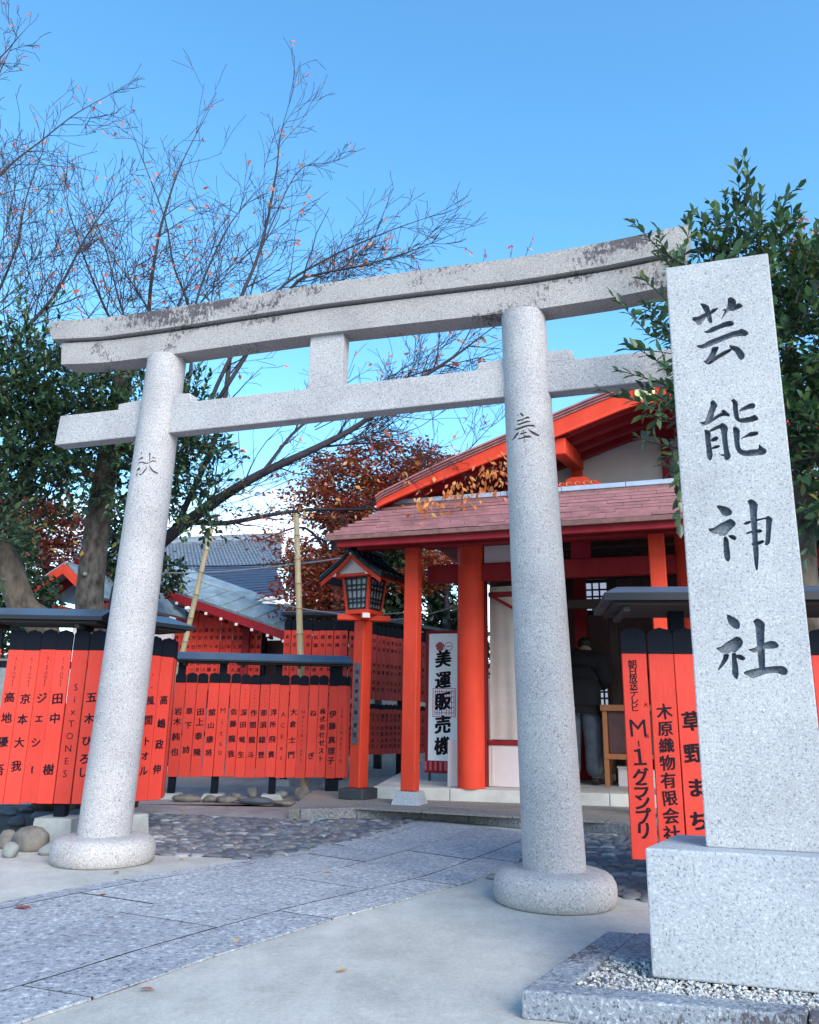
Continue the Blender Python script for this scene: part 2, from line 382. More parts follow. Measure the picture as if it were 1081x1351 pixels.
# ------------------------------------------------------------------ lettering
_gl = {}
def glyph(ch, bold=0):
    k = ch
    if k in _gl: return _gl[k]
    c = bpy.data.curves.new('glyph', 'FONT'); c.body = ch; c.resolution_u = 2
    o = bpy.data.objects.new('glyph', c); col.objects.link(o)
    dg = bpy.context.evaluated_depsgraph_get(); dg.update()
    me = bpy.data.meshes.new_from_object(o.evaluated_get(dg))
    vs = np.array([v.co[:2] for v in me.vertices]) if len(me.vertices) else np.zeros((0, 2)); fs = [tuple(p.vertices) for p in me.polygons]
    col.objects.unlink(o); bpy.data.objects.remove(o); bpy.data.curves.remove(c); bpy.data.meshes.remove(me)
    if len(vs):
        if ord(ch) < 256: vs = vs - [(vs[:,0].min()+vs[:,0].max())/2, .35]
        else: vs = vs - [.5, .375]
        if ch == 'ー': vs = np.stack([vs[:,1]*-1, vs[:,0]*.8], 1)
        if ord(ch) > 255:        # a brush-like wobble instead of ruler-straight strokes
            vs = vs + np.stack([.016*np.sin(9*vs[:,1]+3*vs[:,0]+ord(ch)), .016*np.sin(8*vs[:,0]+2*vs[:,1]+ord(ch)*2)], 1)
    _gl[k] = (vs, fs); return _gl[k]
def text_into(mb, chars, x, zs, size, y=0, mi=0, wx=1.0, shear=-.04, bold=.014, jitter=.0):
    """chars stacked downwards at heights zs, on the plane y"""
    for ch, z in zip(chars, zs):
        if ch in ' 　': continue
        vs, fs = glyph(ch, bold)
        s_ = size*(1 + jitter*(rng.random()-.5)); a = jitter*.25*(rng.random()-.5)
        ca, sa = math.cos(a), math.sin(a); sl_ = .10 if ord(ch) > 255 else .03
        bold = bold*1.0
        offs = [(0, 0), (1.9, -.5), (-1.7, .3), (.8, 1.1), (-.8, -1.1), (2.6, -1.3)] if bold > .006 else ([(0, 0), (1, .3)] if bold else [(0, 0)])
        for q, (ou, ov) in enumerate(offs):
            mb.add([(x + s_*wx*((p[0]+shear*p[1])*ca - p[1]*sa + ou*bold), y - .00012*q, z + s_*(p[1]*ca + p[0]*sa + sl_*p[0] + ov*bold)) for p in vs], fs, mi)
    return mb
def spread(n, a, b): return [a + (b-a)*i/max(1, n-1) for i in range(n)]

# ------------------------------------------------------------------ leaf clouds
def leaf_mesh(name, P, X, Z, size, mats, shape='fold', rnd=None):
    """P centres, X leaf direction, Z leaf normal, size per leaf"""
    n = len(P); Y = np.cross(Z, X); Y /= np.linalg.norm(Y, axis=1)[:,None]+1e-9; Z = np.cross(X, Y)
    if shape == 'fold':      # pointed leaf folded on its midrib: base, tip, two sides
        B = np.array([(0,0,0),(.45,.26,.07),(1,0,-.04),(.45,-.26,.07)]); F = [(0,2,1),(0,3,2)]
    elif shape == 'oval':
        B = np.array([(0,0,0),(.25,.19,.05),(.62,.21,.05),(1,0,-.08),(.62,-.21,.05),(.25,-.19,.05),(.45,0,.0)])
        F = [(0,6,1),(1,6,2),(2,6,3),(3,6,4),(4,6,5),(5,6,0)]
    else:
        B = np.array([(0,0,0),(.5,.5,0),(1,0,0),(.5,-.5,0)]); F = [(0,1,2,3)]
    k = len(B)
    V = P[:,None,:] + size[:,None,None]*(B[None,:,0:1]*X[:,None,:] + B[None,:,1:2]*Y[:,None,:] + B[None,:,2:3]*Z[:,None,:])
    V = V.reshape(-1,3)
    fl = len(F[0]); FA = (np.array(F)[None,:,:] + (np.arange(n)*k)[:,None,None]).reshape(-1)
    me = bpy.data.meshes.new(name); nf = n*len(F)
    me.vertices.add(len(V)); me.vertices.foreach_set('co', V.reshape(-1).astype('f4'))
    me.loops.add(nf*fl); me.loops.foreach_set('vertex_index', FA.astype('i4'))
    me.polygons.add(nf); me.polygons.foreach_set('loop_start', (np.arange(nf)*fl).astype('i4'))
    me.update(calc_edges=True)
    a = me.attributes.new('rnd', 'FLOAT', 'POINT')
    if rnd is None: rnd = nrs.rand(n)
    a.data.foreach_set('value', np.repeat(rnd, k).astype('f4'))
    me.materials.append(mats); return me
def unit(a): return a/(np.linalg.norm(a, axis=1)[:,None]+1e-9)
def rndunit(n): return unit(nrs.normal(size=(n,3)))

def shoots(bases, dirs, lens, leaf, nper, twig_mb, rt=.003, droop=.15):
    """leafy shoots: returns leaf P, X, Z, size"""
    P=[];X=[];Z=[];SZ=[]
    for b, d, L in zip(bases, dirs, lens):
        b = Vector(b); d = Vector(d).normalized(); side = d.cross(Vector((rng.uniform(-1,1), rng.uniform(-1,1), rng.uniform(-1,1)))).normalized()
        bend = Vector((0,0,-droop)) + side*rng.uniform(-.15,.15)
        pts = [b + d*(L*t) + bend*(L*t*t) for t in (0,.25,.5,.75,1)]
        if twig_mb is not None: twig_mb.tube(pts, [rt, rt*.9, rt*.8, rt*.6, rt*.4], 3, cap=False)
        n = max(3, int(nper*L/.35)); s2 = d.cross(side)
        for i in range(n):
            t = .12 + .88*(i+rng.random()*.4)/n; p = b + d*(L*t) + bend*(L*t*t)
            a = i*2.4 + rng.random()*.8; o_ = side*math.cos(a) + s2*math.sin(a)
            x = (o_*(.95-.5*t) + d*(.45+.7*t) + Vector((0,0,rng.uniform(-.25,.15)))).normalized()
            zv = (d*.8 - o_*.2 + Vector((0,0,.9)) + Vector((rng.uniform(-.4,.4), rng.uniform(-.4,.4), 0)))
            P.append(p[:]); X.append(x[:]); Z.append(zv[:]); SZ.append(leaf*rng.uniform(.7,1.15)*(1.05-.35*max(0,t-.75)))
    return np.array(P), np.array(X), unit(np.array(Z)), np.array(SZ)

def grow(mb, p, d, L, r, lev, maxlev, tips, up=.10, spread_=.65, nseg=5):
    """recursive twig"""
    pts=[p]; rs=[r]; dd = d.normalized()
    for i in range(nseg):
        dd = (dd + Vector((rng.gauss(0,.12), rng.gauss(0,.12), rng.gauss(0,.11)+up*.5))).normalized()
        p = p + dd*(L/nseg); pts.append(p); rs.append(max(.0034, r*(1-.75*(i+1)/nseg)))
        if lev < maxlev and i < nseg-0:
            k = (1 if rng.random() < .9 else 2) if rng.random() < (.78 if lev < 2 else .34) else 0
            for _ in range(k):
                s_ = dd.cross(Vector((rng.gauss(0,1), rng.gauss(0,1), rng.gauss(0,1)))).normalized()
                grow(mb, p - dd*(L/nseg*rng.random()), (dd*(.8) + s_*spread_ + Vector((0,0,up))), L*rng.uniform(.38,.70), rs[-1]*.6, lev+1, maxlev, tips, up, spread_, 4 if lev+1 < maxlev else 3)
    mb.tube(pts, rs, 5 if r > .02 else (4 if r > .008 else 3), cap=False)
    tips.append((pts[-1], dd, lev)); 
    if lev >= 1: tips.append((pts[len(pts)//2], dd, lev))
def limb(mb, pts, r0, r1, n=7):
    pts = [Vector(p) for p in pts]
    # Catmull-Rom
    P = [pts[0]*2-pts[1]] + pts + [pts[-1]*2-pts[-2]]; out_=[]
    for i in range(1, len(P)-2):
        for t in np.linspace(0, 1, 5)[:-1]:
            a,b,c,d = P[i-1],P[i],P[i+1],P[i+2]
            out_.append(.5*((2*b)+(c-a)*t+(2*a-5*b+4*c-d)*t*t+(3*b-a-3*c+d)*t**3))
    out_.append(pts[-1]); L=len(out_)
    rs=[r0+(r1-r0)*(i/(L-1))**.85 for i in range(L)]
    mb.tube(out_, rs, n); return out_, rs

#PART2
# ================================================================== GROUND
def flat(name, poly, z, mat, parent=None, kind='structure', sub=None):
    mb = MB(); mb.add([(p[0], p[1], z) for p in poly], [tuple(range(len(poly)))]); mb.fix = False
    o = obj(name, mb, mat, parent, kind=kind if parent is None else None)
    if o.data.polygons[0].normal.z < 0: o.data.flip_normals()
    return o
flat('ground', [(-400,-300),(400,-300),(400,700),(-400,700)], 0, CGR)

# outlines measured on the ground
kerbL = [G(395,1083), G(470,1080.5), G(557,1081), G(620,1086), G(690,1094), G(770,1098), G(835,1104), G(905,1112)]
kerbL = [Vector((k.x, k.y, 0)) for k in kerbL]
kerbL.append(kerbL[-1] + (kerbL[-1]-kerbL[-3])*1.5)
Led = [(-3.9,1.6)] + [tuple(G(x,y))[:2] for x,y in ((0,1193),(110,1171),(203,1155),(350,1134),(440,1115),(505,1099),(555,1082))]
Red = [(-2.25,1.35)] + [tuple(G(x,y))[:2] for x,y in ((30,1351),(179,1301),(260,1271),(440,1214),(620,1165),(690,1135),(752,1108))]
def lerp_poly(P, t):
    ds=[0]
    for a,b in zip(P,P[1:]): ds.append(ds[-1]+math.dist(a,b))
    s_=t*ds[-1]
    for i in range(len(P)-1):
        if s_<=ds[i+1] or i==len(P)-2:
            k=(s_-ds[i])/(ds[i+1]-ds[i]); return (P[i][0]+(P[i+1][0]-P[i][0])*k, P[i][1]+(P[i+1][1]-P[i][1])*k)
def pathpt(w,t):
    a=lerp_poly(Led,t); b=lerp_poly(Red,t); return (a[0]+(b[0]-a[0])*w, a[1]+(b[1]-a[1])*w)
path = flat('stone_path', [p for p in Led]+[p for p in Red][::-1], .004, PJ)
rows = [(0,.085,[0,.10,.20,.31,.40,.52,.63,.76,.88,1]), (.085,.42,[0,.14,.33,.47,.70,.86,1]), (.42,.80,[0,.08,.26,.44,.60,.78,1]), (.80,1,[0,.17,.30,.50,.66,.80,.92,1])]
for w0,w1,ts in rows:
    for t0,t1 in zip(ts,ts[1:]):
        n_=5; g=.0016; poly=[]
        for i in range(n_+1): poly.append(pathpt(w0+ (0 if w0==0 else .0018), t0+(t1-t0)*i/n_ + (g/2 if i==0 else -g/2 if i==n_ else 0)))
        for i in range(n_,-1,-1): poly.append(pathpt(w1-(0 if w1==1 else .0018), t0+(t1-t0)*i/n_ + (g/2 if i==0 else -g/2 if i==n_ else 0)))
        mb=MB().slab(poly, .002, .010+rng.uniform(-.0015,.002)); mb.m=[0,0]+[0 if w1==1 and n_+1<=q_<2*n_+1 else 1 for q_ in range(len(mb.m)-2)]; obj('paving_slab', mb, [PATH,PJ], path)

# terrace behind the kerb
ter = [(-1.2,30),(-1.2,8.75)] + [(k.x-.02,k.y+.02) for k in kerbL] + [(9,6),(9,30)]
mb=MB(); inner=[]
terr = link('terrace', MB().slab(ter, .01, .112).mesh('terrace', PAVE), kind='structure')
for a,b in zip(kerbL, kerbL[1:]):
    d=(b-a); L=d.length; nseg=max(1, round(L/.62)); nrm=Vector((-d.y,d.x,0)).normalized()
    if nrm.y<0: nrm=-nrm
    for i in range(nseg):
        p=a+d*(i/nseg); q=a+d*((i+1)/nseg); e=d.normalized()*.004
        A=p+e; B=q-e; h=.118+rng.uniform(-.004,.006)
        mb=MB().slab([(A.x-nrm.x*.03,A.y-nrm.y*.03),(B.x-nrm.x*.03,B.y-nrm.y*.03),(B.x+nrm.x*.17,B.y+nrm.y*.17),(A.x+nrm.x*.17,A.y+nrm.y*.17)], 0.0, h)
        o=obj('kerb_stone', mb, CURB, terr, bevel=.012)
# terrace paving joints: pale mortar lines between large stones, built as slabs
U=Vector((.944,-.33,0)).normalized(); NN=Vector((.33,.944,0)).normalized()
BO=Vector((.06,9.35,0)); BR=math.atan2(U.y,U.x)
def bw(s,n,z=0): return BO+U*s+NN*n+Vector((0,0,z))
for k,(n0,n1,cuts) in enumerate(((-.66,-.08,[-.55,.35,1.3,2.2,3.2,4.6]),(-.08,.42,[-.75,-.2,.8,1.75,2.9,4.0,5.2]))):
    for s0,s1 in zip(cuts,cuts[1:]):
        P_=[bw(s0+.012,n0+.012),bw(s1-.012,n0+.012),bw(s1-.012,n1-.012),bw(s0+.012,n1-.012)]
        obj('paving_slab', MB().slab([(p.x,p.y) for p in P_], .10, .1165+rng.uniform(-.001,.002)), PAVE, terr)
# pale paving strips and soil left of the terrace
flat('paving_strip', [tuple(p)[:2] for p in (G(150,1082), G(196,1074), G(395,1082), G(394,1066), G(330,1062), G(120,1062))], .004, CPV)
flat('courtyard_ground', [(-9,9.9),(-1.2,9.9),(-1.2,30),(-9,30)], .004, CPV)
flat('planting_bed', [tuple(p)[:2] for p in (G(-60,1104), G(0,1118), G(130,1116), G(185,1092), G(186,1074), G(140,1062), G(0,1062), G(-80,1062))], .006, DIRT)

# cobbles
def inpoly(x,y,P):
    c=False; n=len(P)
    for i in range(n):
        x1,y1=P[i]; x2,y2=P[(i+1)%n]
        if (y1>y)!=(y2>y) and x<(x2-x1)*(y-y1)/(y2-y1)+x1: c=not c
    return c
cobA=[tuple(G(x,y))[:2] for x,y in ((203,1128),(262,1131),(321,1133),(358,1134),(440,1115),(505,1099),(548,1083),(470,1082),(395,1084),(290,1079),(196,1075),(190,1090))]
cobB=[tuple(G(x,y))[:2] for x,y in ((640,1160),(690,1137),(752,1110),(770,1099),(835,1105),(905,1113),(1000,1122),(1075,1150),(1000,1200),(860,1192),(800,1180),(720,1172))]
def cobble_mesh(seed):
    r_=random.Random(seed); n=8; vs=[]; rr=[1+r_.uniform(-.16,.16) for _ in range(n)]
    for (k,h) in ((1.0,-.5),(.98,.15),(.70,.78)):
        for i in range(n):
            a=2*math.pi*i/n; q=(abs(math.cos(a))**2.6+abs(math.sin(a))**2.6)**(-1/2.6)
            vs.append((.5*k*rr[i]*q*math.cos(a), .5*k*rr[i]*q*math.sin(a), h+r_.uniform(-.05,.05)))
    vs.append((0,0,1.0)); fs=[]
    for j in (0,1):
        for i in range(n): fs.append((j*n+i, j*n+(i+1)%n, (j+1)*n+(i+1)%n, (j+1)*n+i))
    for i in range(n): fs.append((2*n+i, 2*n+(i+1)%n, 3*n))
    return vs, fs
CM=[cobble_mesh(i) for i in range(6)]; CMe=[MB().add(v,f).mesh('cobble',COB,True) for v,f in CM]
cobs=[]
cobset=[]
for poly in (cobA,cobB):
    bed=flat('cobble_paving', poly, .008, MORT); cobset.append(bed)
    xs=[p[0] for p in poly]; ys=[p[1] for p in poly]; y=min(ys); r_=0
    while y<max(ys):
        x=min(xs)+(.07 if r_%2 else 0)
        while x<max(xs):
            w=rng.uniform(.085,.155); 
            if inpoly(x+w/2,y+.02,poly) and not (abs(x+w/2-.89)<.44 and abs(y-5.02)<.40): cobs.append((x+w/2, y+rng.uniform(-.012,.012), w*.97, rng.uniform(.066,.092), rng.uniform(-.14,.14), bed))
            x+=w
        y+=.078; r_+=1
cobs.sort(key=lambda c: math.hypot(c[0],c[1]))
rest={}
for i,(x,y,w,h,a,bed) in enumerate(cobs):
    k=rng.randrange(6); hz=rng.uniform(.014,.026)
    M=Matrix.Translation((x,y,.006))@Matrix.Rotation(a+rng.choice((0,math.pi)),4,'Z')@Matrix.Diagonal((w,h,hz,1))
    if i<300:
        o=link('cobble',CMe[k],bed); o.matrix_local=M
    else:
        rest.setdefault(bed,MB()).add(*CM[k],M=M)
for bed,mb in rest.items():
    o=obj('cobbles_far', mb, COB, bed, smooth=True, kind='stuff')
    a=o.data.attributes.new('rnd','FLOAT','POINT'); n=len(o.data.vertices)//25; a.data.foreach_set('value', np.repeat(nrs.rand(n),25).astype('f4'))

# ================================================================== TORII
def carve(target,cut,parent,mats,shift=None):
    me=cut.mesh('cutter',mats,False,shift); bm=bmesh.new(); bm.from_mesh(me); bmesh.ops.triangulate(bm,faces=bm.faces); bmesh.ops.recalc_face_normals(bm,faces=bm.faces); bm.to_mesh(me); bm.free()
    co=link('cutter',me,parent); me.polygons.foreach_set('material_index',[1]*len(me.polygons))
    md=target.modifiers.new('carve','BOOLEAN'); md.object=co; md.operation='DIFFERENCE'; md.solver='EXACT'
    try: md.material_mode='TRANSFER'
    except Exception: pass
    dg=bpy.context.evaluated_depsgraph_get(); dg.update(); nm=bpy.data.meshes.new_from_object(target.evaluated_get(dg)); target.modifiers.clear()
    ok=len(nm.polygons)>len(target.data.polygons)
    if ok: target.data=nm
    bpy.data.objects.remove(co); return ok
U0_=U; N0_=NN
PCARV=[((660,520),13.5,[
[(345,335),(380,335),(420,365),(415,400),(395,395),(370,365)],
[(285,480),(330,455),(410,440),(470,400),(510,395),(530,430),(460,440),(380,465),(330,490)],
[(300,545),(360,515),(440,485),(510,470),(550,490),(500,502),(430,522),(350,552)],
[(245,640),(300,610),(400,570),(500,545),(590,540),(635,575),(590,580),(500,576),(400,608),(310,642)],
[(345,670),(320,720),(260,790),(205,840),(240,770),(290,700)],
[(485,600),(540,640),(600,670),(720,740),(650,744),(590,718),(535,675)],
[(350,700),(420,680),(470,660),(485,680),(420,708),(370,722)],
[(310,790),(380,772),(470,735),(530,735),(570,765),(500,778),(420,788),(340,807)],
[(395,630),(420,640),(430,672),(412,672)],[(418,712),(434,712),(440,730),(440,745),(420,750)],[(424,795),(440,795),(432,870),(420,860)]]),
((160,580),15.44,[
[(335,410),(370,385),(430,350),(450,365),(430,390),(370,407)],
[(340,500),(370,455),(430,445),(510,470),(560,470),(640,420),(715,440),(690,457),(650,444),(590,470),(530,495),(470,490),(420,468),(380,478)],
[(555,285),(585,270),(605,300),(592,330),(585,400),(578,440),(565,440),(568,380),(572,320)],
[(620,345),(680,365),(695,390),(650,382)],
[(560,510),(600,560),(650,620),(720,660),(765,685),(740,697),(680,692),(625,645),(585,585)],
[(395,265),(422,258),(427,300),(408,292)],[(540,540),(505,622),(455,685),(390,724),(437,658),(495,590)],
[(330,590),(375,560),(387,600),(335,642),(310,635)],[(298,690),(335,695),(322,758)],[(350,690),(412,705),(395,738)]])]
TO=Vector((.962,5.432,0)); tor=thing('torii_gate','large grey granite shrine gate with two round pillars spanning the path','gate',TO,BR)
def Lz(s): # tilt/curve of the top beams
    xs=[-4.9,-4.64,-4.0,-3.4,-2.6,-1.8,-.86,-.08,.54,1.1,1.36]; zs=[4.66,4.64,4.572,4.552,4.543,4.53,4.490,4.452,4.455,4.485,4.51]
    return float(np.interp(s,xs,zs))
def beam(s0,s1,nf,nb,top,bot,nseg=28,slant0=0,slant1=0,ridge=0):
    vs=[];fs=[]
    for i in range(nseg+1):
        s=s0+(s1-s0)*i/nseg
        e0=slant0*(1-min(1,(s-s0)/.25)); e1=slant1*(1-min(1,(s1-s)/.25)) 
        st=s-e0+e1
        for (n_,z_,q) in ((nf,bot(s),0),(nf-.015*(ridge>0),top(s),1),((nf+nb)/2,top(s)+ridge,1),(nb+.015*(ridge>0),top(s),1),(nb,bot(s),0)):
            vs.append(((st if q else s),n_,z_))
    for i in range(nseg):
        for k in range(5): a=i*5+k; b=i*5+(k+1)%5; fs.append((a,b,b+5,a+5))
    fs.append((0,1,2,3,4)); e=nseg*5; fs.append((e+4,e+3,e+2,e+1,e))
    mb=MB(); mb.add(vs,fs); mb.fix=True; return mb
def edgeattr(o, top, bot):
    a=o.data.attributes.new('edge','FLOAT','POINT')
    for i,v in enumerate(o.data.vertices): a.data[i].value=1.0 if v.co.z>(top(v.co.x)+bot(v.co.x))/2 else .0
kt=lambda s:Lz(s); kb=lambda s:Lz(s)-.185
o=obj('top_lintel', beam(-4.60,1.08,-.14,.14,kt,kb,slant0=.05,slant1=.05,ridge=.05), GRL, tor); edgeattr(o,kt,kb); o.data.update()
obj('shadow_gap_strip', beam(-4.44,.93,-.07,.07,lambda s:Lz(s)-.186,lambda s:Lz(s)-.209), CARV2, tor)  # recessed dark strip added so the lintel joint shows as a shadow line
st_=lambda s:Lz(s)-.210; sb_=lambda s:Lz(s)-.43
o=obj('lower_lintel', beam(-4.48,.94,-.10,.10,st_,sb_,slant0=.03,slant1=.03), GRL, tor); edgeattr(o,st_,sb_)
for s in (0,-3.487):
    tops=s+(.12 if s<0 else -.12); zt=sb_(tops)+.004
    # tapered leaning shaft
    prof=[]; mb=MB(); seg=48; nz_=10; vs=[]; fs=[]
    for j in range(nz_+1):
        t=-.022+1.022*j/nz_; z=.17+(zt-.17)*t; r=.200-.032*t; c=s+(tops-s)*t
        for k in range(seg): a=2*math.pi*k/seg; vs.append((c+r*math.cos(a), r*math.sin(a), z))
    for j in range(nz_):
        for k in range(seg): a=j*seg+k; b=j*seg+(k+1)%seg; fs.append((a,b,b+seg,a+seg))
    fs.append(tuple(range(seg))[::-1]); fs.append(tuple(range(nz_*seg,(nz_+1)*seg)))
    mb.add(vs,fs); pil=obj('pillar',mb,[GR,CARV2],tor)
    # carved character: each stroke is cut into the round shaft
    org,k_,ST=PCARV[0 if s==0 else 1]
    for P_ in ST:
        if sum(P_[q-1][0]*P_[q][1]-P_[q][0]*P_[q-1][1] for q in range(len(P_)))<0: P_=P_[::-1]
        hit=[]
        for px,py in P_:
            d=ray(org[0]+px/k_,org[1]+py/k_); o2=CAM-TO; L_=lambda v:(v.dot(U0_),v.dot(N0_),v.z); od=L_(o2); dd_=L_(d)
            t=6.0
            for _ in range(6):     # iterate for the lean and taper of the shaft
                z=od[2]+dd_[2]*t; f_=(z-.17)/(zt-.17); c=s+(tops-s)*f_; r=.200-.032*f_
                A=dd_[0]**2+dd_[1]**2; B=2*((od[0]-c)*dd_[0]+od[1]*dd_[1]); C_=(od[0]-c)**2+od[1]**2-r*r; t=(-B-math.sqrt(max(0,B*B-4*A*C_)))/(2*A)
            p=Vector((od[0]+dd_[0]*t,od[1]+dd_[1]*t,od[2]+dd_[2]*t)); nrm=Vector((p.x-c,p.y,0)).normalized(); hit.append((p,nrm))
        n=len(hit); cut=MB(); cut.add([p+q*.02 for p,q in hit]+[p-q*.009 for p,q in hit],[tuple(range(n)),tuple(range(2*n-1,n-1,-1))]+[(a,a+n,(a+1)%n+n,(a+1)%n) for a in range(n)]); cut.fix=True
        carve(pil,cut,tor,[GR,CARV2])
    autosmooth(pil,30)
    # rounded base ring
    pr=[(.36,0),(.376,.012),(.385,.05),(.387,.09),(.382,.13),(.366,.160),(.342,.180),(.31,.190),(.25,.196),(.205,.198)]
    pr=[(r_,z_-.081) for r_,z_ in pr]
    obj('base_ring', MB().lathe(pr,48,0,Matrix.Translation((s+(.01 if s<0 else 0),0,0))), GRB, tor, smooth=True)
nt_=lambda s: 3.685-.0195*(s+4.5); nb_=lambda s: 3.40-.010*(s+4.5)
def pbox(s0,s1,nf,nb,topf,botf,sl0=0,sl1=0):
    vs=[(s0-sl0*0,nf,botf(s0)),(s1,nf,botf(s1)),(s1,nb,botf(s1)),(s0,nb,botf(s0)),(s0+sl0,nf,topf(s0)),(s1+sl1,nf,topf(s1)),(s1+sl1,nb,topf(s1)),(s0+sl0,nb,topf(s0))]
    m=MB(); m.add(vs,[(0,3,2,1),(4,5,6,7),(0,1,5,4),(1,2,6,5),(2,3,7,6),(3,0,4,7)]); m.fix=True; return m
for a,b,s0_,s1_ in ((-4.46,-3.53,.02,0),(-3.24,-.245,0,0),(.03,1.12,0,.0)):
    obj('tie_beam',pbox(a,b,-.065,.065,nt_,nb_,s0_,s1_),GR,tor,bevel=.008)
obj('centre_strut',pbox(-1.905,-1.60,-.06,.06,lambda s:sb_(s)+.002,lambda s:nt_(s)-.002),GR,tor,bevel=.006)
for a,b,up in ((-3.80,-3.55,1),(-3.22,-3.02,1),(-.47,-.26,1),(.05,.27,1)):
    m=MB(); t0=nt_(a)+.001; t1=nt_(b)+.001; l,r_=(.055,.075) if a in(-3.80,-.47) else (.095,.085)
    m.prism([(a,t0),(b,t1),(b-(0 if a<-3.7 or a==-.47 else .03),t1+r_),(a,t0+l)],-.055,.055); obj('wedge',m,GR,tor,bevel=.005)

# final size of the gate: 4.4 m tall, standing on the apron
KT=.925
tor.location=(TO.x*KT,TO.y*KT,0)
for o in tor.children: o.data.transform(Matrix.Translation((0,0,1-KT))@Matrix.Scale(KT,4)); o.data.update()

# ================================================================== STELE
SP=Vector((.946,3.321,0)); fx=Vector((.962,-.272,0)); fy=Vector((.53,.848,0))
def sk(a,b,z=0): return SP+fx*a+fy*b+Vector((0,0,z))
stele=thing('stone_marker','tall grey granite marker post with four carved characters on a square pedestal','stone marker',SP,0)
SB=sk(.255,.070,.54)   # shaft lower left front
pw=1.08; pd=.86
ped=MB(); q=[sk(0,0),sk(pw,0),sk(pw,pd),sk(0,pd)]
def skslab(a0,a1,b0,b1,z0,z1,ja=0): return MB().slab([tuple(sk(a0,b0))[:2],tuple(sk(a1,b0))[:2],tuple(sk(a1,b1))[:2],tuple(sk(a0,b1))[:2]],z0,z1)
obj('pedestal',skslab(0,pw,0,.50,.085,.54),GRP,stele,bevel=.008,world=True)
